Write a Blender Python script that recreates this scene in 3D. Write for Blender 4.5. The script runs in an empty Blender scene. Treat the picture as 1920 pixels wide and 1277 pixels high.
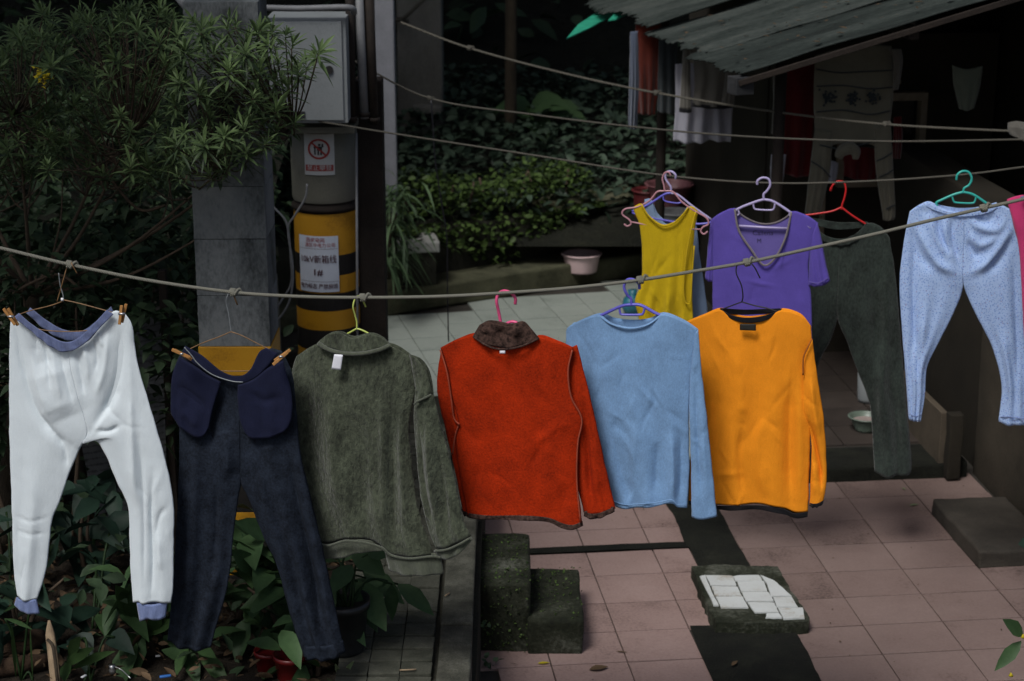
import bpy, bmesh, math, random
import numpy as np
from mathutils import Vector, Matrix, noise as mnoise

random.seed(7); rng = np.random.default_rng(7)
SC = bpy.context.scene
COL = SC.collection
R = math.radians

# ------------------------------------------------------------------ camera
FPX, PITCH, CAMH = 3580.0, R(16.6), 3.39          # focal length in photo pixels, tilt down, eye height
cam = bpy.data.cameras.new("camera"); camo = bpy.data.objects.new("camera", cam); COL.objects.link(camo)
camo.location = (0, 0, CAMH); camo.rotation_euler = (R(90) - PITCH, 0, 0)
cam.sensor_width = 36; cam.lens = 36 * FPX / 1920; cam.clip_start = .1; cam.clip_end = 500
cam.dof.use_dof = True; cam.dof.focus_distance = 6.1; cam.dof.aperture_fstop = 5.0
SC.camera = camo
# ------------------------------------------------------------------ sky, sun, exposure
SUN_EL, SUN_AZ = R(56), R(212)                     # azimuth clockwise from +Y: behind the camera, to its left
w = bpy.data.worlds.new("World"); SC.world = w; w.use_nodes = True
nt = w.node_tree; bg = nt.nodes["Background"]
sky = nt.nodes.new("ShaderNodeTexSky"); sky.sky_type = 'NISHITA'; sky.sun_disc = False
sky.sun_elevation = SUN_EL; sky.sun_rotation = SUN_AZ; sky.dust_density = 4.0; sky.ozone_density = 1.0
nt.links.new(sky.outputs[0], bg.inputs[0]); bg.inputs[1].default_value = 0.055
sl = bpy.data.lights.new("sun", 'SUN'); sl.energy = 1.5; sl.angle = R(18); sl.color = (1, .995, .985)
so = bpy.data.objects.new("sun", sl); COL.objects.link(so)
sd = Vector((math.sin(SUN_AZ) * math.cos(SUN_EL), math.cos(SUN_AZ) * math.cos(SUN_EL), math.sin(SUN_EL)))
so.rotation_euler = sd.to_track_quat('Z', 'Y').to_euler(); so.location = (-3, -6, 12)
vs = SC.view_settings; vs.view_transform = 'Standard'; vs.look = 'None'; vs.gamma = 1; vs.exposure = 0.55
vs.use_curve_mapping = False
SC.render.engine = 'CYCLES'; SC.cycles.use_denoising = True
SC.cycles.max_bounces = 6; SC.cycles.diffuse_bounces = 3; SC.cycles.transparent_max_bounces = 8

# ------------------------------------------------------------------ measuring helpers
CP, SP = math.cos(PITCH), math.sin(PITCH)
def ray(x, y):
    u = (np.asarray(x, float) - 960) / FPX; v = (np.asarray(y, float) - 638.5) / FPX
    return u, CP - v * SP, -SP - v * CP
def PF(x, y, z=0.0):                               # photo point on the level z
    a, b, c = ray(x, y); t = (z - CAMH) / c; return Vector((float(a * t), float(b * t), z))
def PY(x, y, Y):                                   # photo point at distance Y
    a, b, c = ray(x, y); t = Y / b; return Vector((float(a * t), Y, float(CAMH + c * t)))
def V(*a): return Vector(a)

# ------------------------------------------------------------------ object helpers
ORG = {}
def tag(o, label, cat, group=None):
    o["label"] = label; o["category"] = cat
    if group: o["group"] = group
    return o
def thing(name, label, cat, loc, group=None):
    o = bpy.data.objects.new(name, None); COL.objects.link(o); o.empty_display_size = .05
    o.location = loc; ORG[o.name] = Vector(loc); return tag(o, label, cat, group)
def mk(name, vf, m, parent=None, smooth=True, tint=None, kind=None):
    v, f = vf
    v = np.asarray(v, float).reshape(-1, 3)
    if parent is not None: org = ORG[parent.name]
    else:
        org = Vector(((v[:, 0].min() + v[:, 0].max()) / 2, (v[:, 1].min() + v[:, 1].max()) / 2, v[:, 2].min()))
    v = v - np.array(org)
    me = bpy.data.meshes.new(name)
    if isinstance(f, np.ndarray):
        n, k = f.shape
        me.vertices.add(len(v)); me.vertices.foreach_set("co", v.ravel())
        me.loops.add(n * k); me.loops.foreach_set("vertex_index", f.ravel().astype(np.int32))
        me.polygons.add(n); me.polygons.foreach_set("loop_start", np.arange(0, n * k, k, dtype=np.int32))
        me.update(calc_edges=True); me.validate()
    else:
        me.from_pydata(v.tolist(), [], f); me.update()
    if smooth: me.polygons.foreach_set("use_smooth", [True] * len(me.polygons))
    if tint is not None:
        at = me.attributes.new("tint", 'FLOAT', 'POINT'); at.data.foreach_set("value", np.asarray(tint, np.float32))
    me.materials.append(m)
    o = bpy.data.objects.new(name, me); COL.objects.link(o)
    if parent is not None: o.parent = parent; ORG[o.name] = org
    else: o.location = org; ORG[o.name] = org
    if kind: o["kind"] = kind
    return o
def struct(name, vf, m, smooth=False): return mk(name, vf, m, None, smooth, None, "structure")
def join(*parts):
    V_, F_, n = [], [], 0
    for v, f in parts:
        v = np.asarray(v, float).reshape(-1, 3); V_.append(v)
        F_ += [tuple(int(i) + n for i in q) for q in f]; n += len(v)
    return np.vstack(V_), F_
def cr(pts, n=12, closed=False):                   # Catmull-Rom through points of any dimension
    P = [np.asarray(p, float) for p in pts]
    if len(P) < 3: return np.array([P[0] + (P[-1] - P[0]) * t for t in np.linspace(0, 1, n + 1)])
    out = []
    for i in range(len(P) - 1):
        a = P[i - 1] if i else 2 * P[0] - P[1]; b, c = P[i], P[i + 1]
        d = P[i + 2] if i + 2 < len(P) else 2 * P[-1] - P[-2]
        for t in np.linspace(0, 1, n, endpoint=False):
            out.append(.5 * (2 * b + (c - a) * t + (2 * a - 5 * b + 4 * c - d) * t * t + (3 * b - a - 3 * c + d) * t ** 3))
    out.append(P[-1]); return np.array(out)
def resample(P, n):
    P = np.asarray(P, float); d = np.r_[0, np.cumsum(np.linalg.norm(np.diff(P, axis=0), axis=1))]
    t = np.linspace(0, d[-1], n); return np.stack([np.interp(t, d, P[:, k]) for k in range(P.shape[1])], 1)
def tube(pts, r, seg=8, smooth=0, caps=True, flat=1.0):
    P = cr(pts, smooth) if smooth else np.array([list(p) for p in pts], float)
    n = len(P); rr = np.full(n, r, float) if np.isscalar(r) else np.interp(np.linspace(0, 1, n), np.linspace(0, 1, len(r)), r)
    T = np.gradient(P, axis=0); T /= np.linalg.norm(T, axis=1)[:, None] + 1e-9
    up = np.array([0, 0, 1.]) if abs(T[0][2]) < .9 else np.array([0, 1., 0])
    N = np.cross(T[0], up); N /= np.linalg.norm(N); vs_ = []
    for i in range(n):
        N = N - T[i] * N.dot(T[i]); N /= np.linalg.norm(N) + 1e-9; B = np.cross(T[i], N)
        for k in range(seg):
            a = 2 * math.pi * k / seg; vs_.append(P[i] + rr[i] * (math.cos(a) * N + flat * math.sin(a) * B))
    f = [(i * seg + k, i * seg + (k + 1) % seg, (i + 1) * seg + (k + 1) % seg, (i + 1) * seg + k) for i in range(n - 1) for k in range(seg)]
    if caps: f += [tuple(range(seg))[::-1], tuple((n - 1) * seg + k for k in range(seg))]
    return np.array(vs_), f
def lathe(prof, c, seg=32, close=False):
    vs_ = [(c[0] + r * math.cos(2 * math.pi * k / seg), c[1] + r * math.sin(2 * math.pi * k / seg), c[2] + z) for r, z in prof for k in range(seg)]
    m = len(prof)
    f = [(i * seg + k, i * seg + (k + 1) % seg, (i + 1) * seg + (k + 1) % seg, (i + 1) * seg + k) for i in range(m - 1) for k in range(seg)]
    if close: f += [tuple(range(seg))[::-1], tuple((m - 1) * seg + k for k in range(seg))]
    return np.array(vs_), f
def box(c, s, rz=0.0, bev=0.0, cuts=0, jit=0.0, rot=None):
    bm = bmesh.new(); bmesh.ops.create_cube(bm, size=1)
    for v in bm.verts: v.co = Vector((v.co.x * s[0], v.co.y * s[1], v.co.z * s[2]))
    if cuts: bmesh.ops.subdivide_edges(bm, edges=bm.edges[:], cuts=cuts, use_grid_fill=True)
    if bev: bmesh.ops.bevel(bm, geom=[e for e in bm.edges if e.calc_face_angle(0) > .5], offset=bev, segments=2, affect='EDGES', profile=.6)
    if jit:
        o = Vector((random.random() * 50, random.random() * 50, 3))
        for v in bm.verts: v.co += mnoise.noise_vector(v.co * 9 + o) * jit + mnoise.noise_vector(v.co * 28 + o) * jit * .4
    M = Matrix.Translation(c) @ (rot if rot is not None else Matrix.Rotation(rz, 4, 'Z')); bm.transform(M)
    bm.verts.index_update(); r_ = (np.array([v.co[:] for v in bm.verts]), [tuple(v.index for v in f.verts) for f in bm.faces]); bm.free(); return r_
def prism(poly, z0, z1):                           # poly of (x, y)
    n = len(poly); v = [(p[0], p[1], z0) for p in poly] + [(p[0], p[1], z1) for p in poly]
    a = sum(poly[i][0] * poly[(i + 1) % n][1] - poly[(i + 1) % n][0] * poly[i][1] for i in range(n))
    f = [tuple(range(n))[::-1], tuple(range(n, 2 * n))] + [(i, (i + 1) % n, n + (i + 1) % n, n + i) for i in range(n)]
    if a < 0: f = [q[::-1] for q in f]
    return np.array(v), f
def grid(P):                                       # P (nv, nu, 3) -> quads
    nv, nu = P.shape[:2]; i = np.arange(nv * nu).reshape(nv, nu)
    f = np.stack([i[:-1, :-1], i[1:, :-1], i[1:, 1:], i[:-1, 1:]], -1).reshape(-1, 4)
    return P.reshape(-1, 3), f
def snoise(x, y, seed, f=1.0, o=4):
    g = np.random.default_rng(seed); s = np.zeros_like(np.asarray(x, float) + np.asarray(y, float))
    for k in range(o):
        for _ in range(3):
            a = g.uniform(0, 6.283); b = g.uniform(0, 6.283); q = f * (1.9 ** k) * g.uniform(.7, 1.3)
            s = s + np.sin((x * math.cos(a) + y * math.sin(a)) * q + b) / (1.8 ** k)
    return s / 4

# ------------------------------------------------------------------ materials
def nodes(name):
    m = bpy.data.materials.new(name); m.use_nodes = True; n = m.node_tree
    return m, n, n.nodes["Principled BSDF"]
def N(n, t, **k):
    x = n.nodes.new(t)
    for a, b in k.items():
        if a in x.bl_rna.properties: setattr(x, a, b)
        else: x.inputs[a.replace('_', ' ')].default_value = b
    return x
def ramp(n, src, stops):
    r = n.nodes.new("ShaderNodeValToRGB"); e = r.color_ramp.elements
    while len(e) < len(stops): e.new(.5)
    for i, (p, c) in enumerate(stops):
        e[i].position = p; e[i].color = (*c, 1) if len(c) == 3 else c
    n.links.new(src, r.inputs[0]); return r
def coords(n, scale=(1, 1, 1), rnd=False):
    tc = n.nodes.new("ShaderNodeTexCoord"); mp = n.nodes.new("ShaderNodeMapping"); mp.inputs['Scale'].default_value = scale
    n.links.new(tc.outputs['Object'], mp.inputs[0])
    if rnd:
        oi = n.nodes.new("ShaderNodeObjectInfo"); ml = n.nodes.new("ShaderNodeVectorMath"); ml.operation = 'SCALE'
        ml.inputs[0].default_value = (37, 19, 53); n.links.new(oi.outputs['Random'], ml.inputs['Scale']); n.links.new(ml.outputs[0], mp.inputs['Location'])
    return mp
def noise_tex(n, co, scale, detail=4, rough=.55):
    x = N(n, "ShaderNodeTexNoise", Scale=scale, Detail=detail, Roughness=rough); n.links.new(co.outputs[0], x.inputs[0]); return x
def bump(n, src, b, strength, dist, prev=None):
    x = N(n, "ShaderNodeBump", Strength=strength, Distance=dist); n.links.new(src, x.inputs['Height'])
    if prev: n.links.new(prev.outputs[0], x.inputs['Normal'])
    n.links.new(x.outputs[0], b.inputs['Normal']); return x
def sc3(c, k): return tuple(min(1, x * k) for x in c)
def fabric(name, col, var=.18, big=14, fine=260, bmp=.35, dist=.003, rough=.92, sheen=.3, stretch=(1, 1, 1), wrinkle=.5, lo=None):
    m, n, b = nodes(name); co = coords(n, stretch)
    n1 = noise_tex(n, co, fine, 3, .7); n2 = noise_tex(n, co, big, 4, .6)
    mx = N(n, "ShaderNodeMix", data_type='FLOAT'); mx.inputs[0].default_value = .48
    n.links.new(n1.outputs[0], mx.inputs[2]); n.links.new(n2.outputs[0], mx.inputs[3])
    r = ramp(n, mx.outputs[0], [(.34, lo or sc3(col, 1 - var)), (.66, sc3(col, 1 + var))])
    n.links.new(r.outputs[0], b.inputs['Base Color'])
    b.inputs['Roughness'].default_value = rough; b.inputs['Sheen Weight'].default_value = sheen; b.inputs['Sheen Roughness'].default_value = .5
    b.inputs['Specular IOR Level'].default_value = .15
    co2 = coords(n, (1, 1, .35)); n3 = noise_tex(n, co2, 42, 6, .68)
    p = bump(n, n3.outputs[0], b, wrinkle * .45, .015)
    bump(n, n1.outputs[0], b, bmp, dist, p); return m
def plain(name, col, rough=.5, var=.12, scale=30, metal=0.0, bmp=.15, spec=.5, rnd=False, dist=.004):
    m, n, b = nodes(name); co = coords(n, rnd=rnd); t = noise_tex(n, co, scale, 5)
    r = ramp(n, t.outputs[0], [(.3, sc3(col, 1 - var)), (.7, sc3(col, 1 + var))]); n.links.new(r.outputs[0], b.inputs['Base Color'])
    b.inputs['Roughness'].default_value = rough; b.inputs['Metallic'].default_value = metal; b.inputs['Specular IOR Level'].default_value = spec
    if bmp: bump(n, t.outputs[0], b, bmp, dist)
    return m
def mixed(name, stops, scale, rough=.85, detail=8, bmp=.5, dist=.01, fine=120, rnd=True, stretch=(1, 1, 1), spec=.3, dis=.0, bigmix=.5):
    """weathered surface: several tones in broken patches with finer grain"""
    m, n, b = nodes(name); co = coords(n, stretch, rnd); t = noise_tex(n, co, scale, detail, .65); u = noise_tex(n, co, fine, 4, .6)
    mx = N(n, "ShaderNodeMix", data_type='FLOAT'); mx.inputs[0].default_value = 1 - bigmix if bigmix != .5 else .3
    n.links.new(t.outputs[0], mx.inputs[2]); n.links.new(u.outputs[0], mx.inputs[3])
    if rnd:                                            # every piece a little lighter or darker than the next
        oi = n.nodes.new("ShaderNodeObjectInfo"); am = N(n, "ShaderNodeMath"); am.operation = 'MULTIPLY_ADD'; n.links.new(oi.outputs['Random'], am.inputs[0]); am.inputs[1].default_value = .09
        n.links.new(mx.outputs[0], am.inputs[2]); sb = N(n, "ShaderNodeMath"); sb.operation = 'SUBTRACT'; n.links.new(am.outputs[0], sb.inputs[0]); sb.inputs[1].default_value = .045; mx = sb
    r = ramp(n, mx.outputs[0], stops); n.links.new(r.outputs[0], b.inputs['Base Color'])
    b.inputs['Roughness'].default_value = rough; b.inputs['Specular IOR Level'].default_value = spec
    p = bump(n, t.outputs[0], b, bmp * .8, dist * 2); bump(n, u.outputs[0], b, bmp, dist * .4, p); return m
def leafmat(name, lo, hi, rough=.55, trans=.25, spec=.18):
    m, n, b = nodes(name); at = N(n, "ShaderNodeAttribute"); at.attribute_name = "tint"
    co = coords(n); t = noise_tex(n, co, 45, 3); ad = N(n, "ShaderNodeMath"); ad.operation = 'MULTIPLY_ADD'
    n.links.new(t.outputs[0], ad.inputs[0]); ad.inputs[1].default_value = .5
    n.links.new(at.outputs['Fac'], ad.inputs[2])
    r = ramp(n, ad.outputs[0], [(.15, lo), (1.15 if False else .98, hi)]); n.links.new(r.outputs[0], b.inputs['Base Color'])
    b.inputs['Roughness'].default_value = rough; b.inputs['Specular IOR Level'].default_value = spec
    tr = N(n, "ShaderNodeBsdfTranslucent"); n.links.new(r.outputs[0], tr.inputs[0])
    ms = N(n, "ShaderNodeMixShader"); ms.inputs[0].default_value = trans
    n.links.new(b.outputs[0], ms.inputs[1]); n.links.new(tr.outputs[0], ms.inputs[2])
    n.links.new(ms.outputs[0], n.nodes["Material Output"].inputs[0]); return m

M = {}
M['pink_tile'] = mixed('pink_tile', [(.25, (.10, .066, .057)), (.45, (.27, .187, .166)), (.72, (.345, .25, .225))], 3.2, .62, bmp=.25, dist=.003, fine=85, spec=.3, bigmix=.58)
M['pink_tile_shaded'] = mixed('pink_tile_shaded', [(.28, (.06, .042, .036)), (.45, (.185, .13, .114)), (.72, (.235, .172, .152))], 3.2, .62, bmp=.25, dist=.003, fine=85, spec=.3, bigmix=.58)  # darker copy of the pink tile; the right field's shade is in its colour
M['grey_tile'] = mixed('grey_tile', [(.25, (.11, .128, .108)), (.45, (.255, .285, .255)), (.75, (.325, .355, .32))], 3, .55, bmp=.2, dist=.003, fine=85, spec=.35, bigmix=.6)
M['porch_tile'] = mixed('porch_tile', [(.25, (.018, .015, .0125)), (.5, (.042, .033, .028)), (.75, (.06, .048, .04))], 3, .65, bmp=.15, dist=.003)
M['grout'] = mixed('grout', [(.3, (.018, .016, .012)), (.7, (.05, .045, .038))], 8, .95)
M['moss'] = mixed('moss', [(.28, (.002, .0022, .0016)), (.45, (.005, .0056, .0036)), (.62, (.012, .013, .008)), (.8, (.035, .035, .025))], 7, .95, bmp=1, dist=.012, fine=90)
M['mossy_concrete'] = mixed('mossy_concrete', [(.34, (.004, .005, .003)), (.45, (.011, .0135, .006)), (.54, (.024, .027, .016)), (.63, (.07, .074, .056)), (.75, (.17, .17, .14))], 5, .9, bmp=.9, dist=.012, fine=70)
M['walk_concrete'] = mixed('walk_concrete', [(.3, (.012, .014, .008)), (.44, (.036, .038, .027)), (.6, (.075, .076, .058)), (.8, (.17, .17, .14))], 7, .92, bmp=.7, dist=.008, fine=150)
M['coping'] = mixed('coping', [(.3, (.02, .021, .015)), (.48, (.06, .06, .046)), (.62, (.12, .12, .095)), (.8, (.28, .28, .24))], 9, .92, bmp=.9, dist=.008, fine=190)
M['dark_stone'] = mixed('dark_stone', [(.3, (.012, .013, .009)), (.55, (.035, .034, .024)), (.8, (.07, .066, .048))], 5, .95, bmp=1, dist=.02)
M['kerb'] = mixed('kerb', [(.3, (.03, .032, .018)), (.55, (.085, .085, .05)), (.8, (.15, .145, .1))], 6, .95, bmp=.8, dist=.012)
M['soil'] = mixed('soil', [(.3, (.010, .008, .005)), (.55, (.03, .022, .014)), (.8, (.06, .045, .03))], 9, .98, bmp=1, dist=.03, fine=60)
M['hill'] = mixed('hill', [(.3, (.004, .005, .003)), (.6, (.013, .014, .008)), (.8, (.03, .03, .018))], 2.5, .98, bmp=1, dist=.08, fine=14)
M['block'] = mixed('block', [(.32, (.03, .034, .033)), (.44, (.1, .11, .112)), (.54, (.165, .178, .18)), (.72, (.22, .23, .228))], 5, .88, bmp=.35, dist=.006, stretch=(1, 1, .5), fine=90)
M['pillar'] = mixed('pillar', [(.28, (.06, .06, .05)), (.5, (.15, .147, .13)), (.75, (.24, .236, .21))], 3, .9, bmp=.5, dist=.01, stretch=(1, 1, .5))
M['pale_pole'] = mixed('pale_pole', [(.3, (.15, .155, .17)), (.7, (.27, .275, .3))], 3, .8, bmp=.3)
M['yellow_paint'] = mixed('yellow_paint', [(.28, (.20, .09, .008)), (.5, (.46, .225, .012)), (.75, (.52, .27, .02))], 6, .5, bmp=.2, dist=.004, spec=.4)
M['black_paint'] = mixed('black_paint', [(.3, (.006, .006, .006)), (.7, (.022, .02, .018))], 6, .55, bmp=.2)
M['cabinet'] = mixed('cabinet', [(.25, (.12, .13, .135)), (.5, (.225, .245, .25)), (.75, (.255, .275, .28))], 3, .5, bmp=.1, dist=.004, spec=.4)
M['olive_metal'] = mixed('olive_metal', [(.25, (.07, .068, .05)), (.5, (.14, .138, .11)), (.75, (.18, .175, .145))], 4, .6, bmp=.25, dist=.004)
M['dark_iron'] = mixed('dark_iron', [(.3, (.008, .006, .005)), (.6, (.022, .016, .012)), (.8, (.04, .026, .018))], 6, .8, bmp=.5)
M['pipe_grey'] = plain('pipe_grey', (.16, .165, .17), .6)
M['sign_white'] = plain('sign_white', (.55, .6, .68), .5, .05, 12, bmp=0)
M['sign_white2'] = plain('sign_white2', (.5, .52, .52), .5, .06, 12, bmp=0)
M['sign_red'] = plain('sign_red', (.32, .03, .025), .6, .1, bmp=0)
M['sign_dark'] = plain('sign_dark', (.09, .035, .045), .6, .1, bmp=0)
M['sign_black'] = plain('sign_black', (.025, .028, .03), .6, .1, bmp=0)
M['rope'] = None
def rope_mat(name, lo, hi):
    m, n, b = nodes(name); co = coords(n); wv = N(n, "ShaderNodeTexWave", Scale=95.0, Distortion=1.5); wv.bands_direction = 'DIAGONAL'
    n.links.new(co.outputs[0], wv.inputs[0]); r = ramp(n, wv.outputs[0], [(.1, lo), (.7, hi)]); n.links.new(r.outputs[0], b.inputs['Base Color'])
    b.inputs['Roughness'].default_value = .9; bump(n, wv.outputs[0], b, .9, .004); return m
M['rope'] = rope_mat('rope', (.15, .145, .115), (.36, .355, .29)); M['rope_old'] = rope_mat('rope_old', (.06, .055, .043), (.16, .15, .12))
M['wood_pin'] = mixed('wood_pin', [(.3, (.30, .13, .035)), (.7, (.52, .27, .09))], 20, .7, stretch=(3, 3, .6), bmp=.3)
M['steel'] = plain('steel', (.5, .5, .5), .35, metal=.9, bmp=0)
M['wire_brown'] = plain('wire_brown', (.2, .11, .045), .5, .25, 60, bmp=0)
M['wire_grey'] = plain('wire_grey', (.2, .22, .23), .45, .2, 60, bmp=0)
M['wire_black'] = plain('wire_black', (.012, .012, .016), .4, bmp=0)
M['white_bead'] = plain('white_bead', (.8, .8, .82), .3, bmp=0)
for k, c in dict(pl_lime=(.45, .53, .12), pl_pink=(.72, .09, .23), pl_blue=(.13, .12, .55), pl_lav=(.42, .37, .6), pl_red=(.55, .02, .02), pl_teal=(.04, .42, .36), pl_rose=(.48, .24, .28)).items():
    M[k] = plain(k, c, .35, .06, bmp=0, spec=.5)
M['corrugated'] = mixed('corrugated', [(.3, (.006, .009, .008)), (.46, (.018, .025, .022)), (.6, (.045, .054, .049)), (.8, (.12, .12, .1))], 2.2, .8, bmp=.5, dist=.01, stretch=(.5, 2.2, 1), fine=60)
M['green_plastic'] = plain('green_plastic', (.03, .3, .19), .4, .3, 14)
M['board_grey'] = mixed('board_grey', [(.3, (.012, .013, .014)), (.7, (.045, .047, .05))], 6, .8, stretch=(.6, 3, 3))
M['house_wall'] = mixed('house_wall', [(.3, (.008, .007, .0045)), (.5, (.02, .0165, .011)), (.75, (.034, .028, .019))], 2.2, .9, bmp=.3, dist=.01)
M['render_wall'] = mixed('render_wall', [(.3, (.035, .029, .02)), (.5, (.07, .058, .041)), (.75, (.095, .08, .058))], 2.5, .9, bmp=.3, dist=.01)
M['brown_board'] = mixed('brown_board', [(.3, (.04, .032, .023)), (.5, (.085, .068, .048)), (.75, (.12, .096, .07))], 3, .85, bmp=.3)
M['frame_wood'] = mixed('frame_wood', [(.3, (.1, .08, .052)), (.7, (.24, .2, .15))], 10, .8)
M['pane'] = plain('pane', (.01, .01, .009), .12, .2, bmp=0)
M['white_tile'] = mixed('white_tile', [(.3, (.3, .19, .08)), (.38, (.46, .44, .39)), (.45, (.56, .58, .56)), (.7, (.64, .67, .66))], 7, .35, bmp=.05, dist=.002, spec=.5)
M['basin_pink'] = plain('basin_pink', (.62, .46, .46), .4, .06); M['basin_dim'] = plain('basin_dim', (.24, .1, .11), .45, .08)
M['bucket_red'] = plain('bucket_red', (.12, .018, .02), .5); M['pot_black'] = plain('pot_black', (.014, .015, .016), .45, .3)
M['pot_red'] = plain('pot_red', (.13, .008, .008), .4, .2)
M['bowl_green'] = plain('bowl_green', (.13, .17, .135), .4); M['bowl_in'] = plain('bowl_in', (.3, .24, .22), .5)
M['teal_plastic'] = plain('teal_plastic', (.02, .13, .18), .4, .25, 20)
M['bark'] = mixed('bark', [(.3, (.02, .016, .011)), (.7, (.075, .058, .038))], 8, .95, bmp=1, dist=.01, stretch=(2, 2, .5))
M['twig'] = plain('twig', (.065, .045, .028), .9, .3)
M['bamboo'] = mixed('bamboo', [(.3, (.16, .11, .065)), (.7, (.36, .27, .17))], 8, .7, stretch=(4, 4, .5))
M['log'] = mixed('log', [(.3, (.02, .012, .007)), (.7, (.075, .045, .026))], 8, .95, bmp=1, dist=.012, stretch=(.6, 3, 3))
M['white_scrap'] = plain('white_scrap', (.6, .62, .64), .5, bmp=0); M['blue_scrap'] = plain('blue_scrap', (.03, .13, .4), .4, bmp=0)
M['flower'] = leafmat('flower', (.5, .4, .02), (.75, .62, .05), .6)
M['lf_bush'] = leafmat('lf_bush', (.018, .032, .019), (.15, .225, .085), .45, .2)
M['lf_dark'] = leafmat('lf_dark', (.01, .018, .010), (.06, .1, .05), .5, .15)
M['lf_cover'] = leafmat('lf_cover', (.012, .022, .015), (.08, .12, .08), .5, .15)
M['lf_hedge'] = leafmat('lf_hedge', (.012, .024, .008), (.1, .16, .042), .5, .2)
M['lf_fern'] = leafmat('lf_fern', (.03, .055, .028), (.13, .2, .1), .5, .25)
M['lf_broad'] = leafmat('lf_broad', (.016, .038, .015), (.075, .138, .055), .5, .18)
M['lf_taro'] = leafmat('lf_taro', (.007, .019, .013), (.03, .06, .04), .5, .15)
M['lf_blade'] = leafmat('lf_blade', (.014, .032, .011), (.055, .105, .034), .5, .18)
M['lf_spider'] = leafmat('lf_spider', (.08, .13, .05), (.3, .36, .2), .45, .2)
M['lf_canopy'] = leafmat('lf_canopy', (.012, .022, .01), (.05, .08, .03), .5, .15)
M['lf_dry'] = leafmat('lf_dry', (.02, .013, .007), (.16, .105, .06), .8, .1)
M['lf_yellow'] = leafmat('lf_yellow', (.4, .33, .02), (.55, .45, .04), .6)
# ------------------------------------------------------------------ leaves
def leaves(base, dirn, nrm, L, W, st=((0, .05), (.45, 1), (1, .03)), fold=.25, droop=.2):
    base, dirn, nrm = (np.asarray(a, float).reshape(-1, 3) for a in (base, dirn, nrm)); n = len(base)
    L = np.broadcast_to(np.asarray(L, float), (n,)); W = np.broadcast_to(np.asarray(W, float), (n,)); droop = np.broadcast_to(np.asarray(droop, float), (n,))
    d = dirn / (np.linalg.norm(dirn, axis=1)[:, None] + 1e-9)
    s = np.cross(d, nrm); s /= np.linalg.norm(s, axis=1)[:, None] + 1e-9; u = np.cross(s, d)
    rows = []
    for t, wd in st:
        c = base + d * (L * t)[:, None] - np.array([0, 0, 1.]) * (droop * L * t * t)[:, None]
        h = (W * wd * .5)[:, None]; lift = u * (W * wd * fold)[:, None]
        rows.append(np.stack([c - s * h + lift, c, c + s * h + lift], 1))
    P = np.stack(rows, 1); k = len(st)                                  # n,k,3,3
    idx = np.arange(n)[:, None, None] * (k * 3)
    q = []
    for i in range(k - 1):
        for j in range(2): q.append([i * 3 + j, i * 3 + j + 1, (i + 1) * 3 + j + 1, (i + 1) * 3 + j])
    f = (idx + np.array(q)[None]).reshape(-1, 4)
    return P.reshape(-1, 3), f, k * 3
def leafobj(name, parts, m, parent=None, kind=None, tints=None):
    """parts: list of leaves() outputs; one tint per leaf"""
    Vs, Fs, Ts, o = [], [], [], 0
    for i, (v, f, k) in enumerate(parts):
        Vs.append(v); Fs.append(f + o); o += len(v); c = len(v) // k
        t = rng.uniform(0, .55, c) if tints is None else np.broadcast_to(tints[i], (c,))
        Ts.append(np.repeat(t, k))
    return mk(name, (np.vstack(Vs), np.vstack(Fs)), m, parent, True, np.concatenate(Ts), kind)
def rdir(n, up=0.0, spread=1.0):
    a = rng.uniform(0, 2 * np.pi, n); z = rng.normal(up, .45, n); return np.stack([np.cos(a) * spread, np.sin(a) * spread, z], 1)
UP = np.array([0, 0, 1.])
NARROW = ((0, .12), (.3, .85), (.6, 1), (.85, .5), (1, .03)); OVAL = ((0, .06), (.2, .7), (.45, 1), (.75, .62), (1, .03)); HEART = ((-.22, .35), (-.08, .95), (.15, 1.0), (.5, .72), (.8, .3), (1, .02))

# ------------------------------------------------------------------ ground
struct('ground', ([(-60, -30, -.06), (60, -30, -.06), (60, 90, -.06), (-60, 90, -.06)], [(0, 1, 2, 3)]), M['soil'])
xs, ys = np.meshgrid(np.linspace(-16, 16, 90), np.linspace(12.6, 34, 60)); 
zz = .42 + np.clip(ys - 13.0, 0, 3) * .11 + np.clip(ys - 16.2, 0, 20) ** 1.25 * 1.05
zz += snoise(xs, ys, 3, 1.1) * (.05 + .5 * np.clip((ys - 15.5) / 3, 0, 1)); zz = np.where(ys < 12.8 , .3, zz)
struct('hillside', grid(np.stack([xs, ys, zz], -1)), M['hill'], True)
# the bank to the left, behind the bush
xs, ys = np.meshgrid(np.linspace(-9, -1.35, 50), np.linspace(9.7, 15, 40)); zz = .75 + (ys - 9.7) * .28 + snoise(xs, ys, 9, 1.6) * .12
struct('bank', grid(np.stack([xs, ys, zz], -1)), M['hill'], True)

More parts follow.
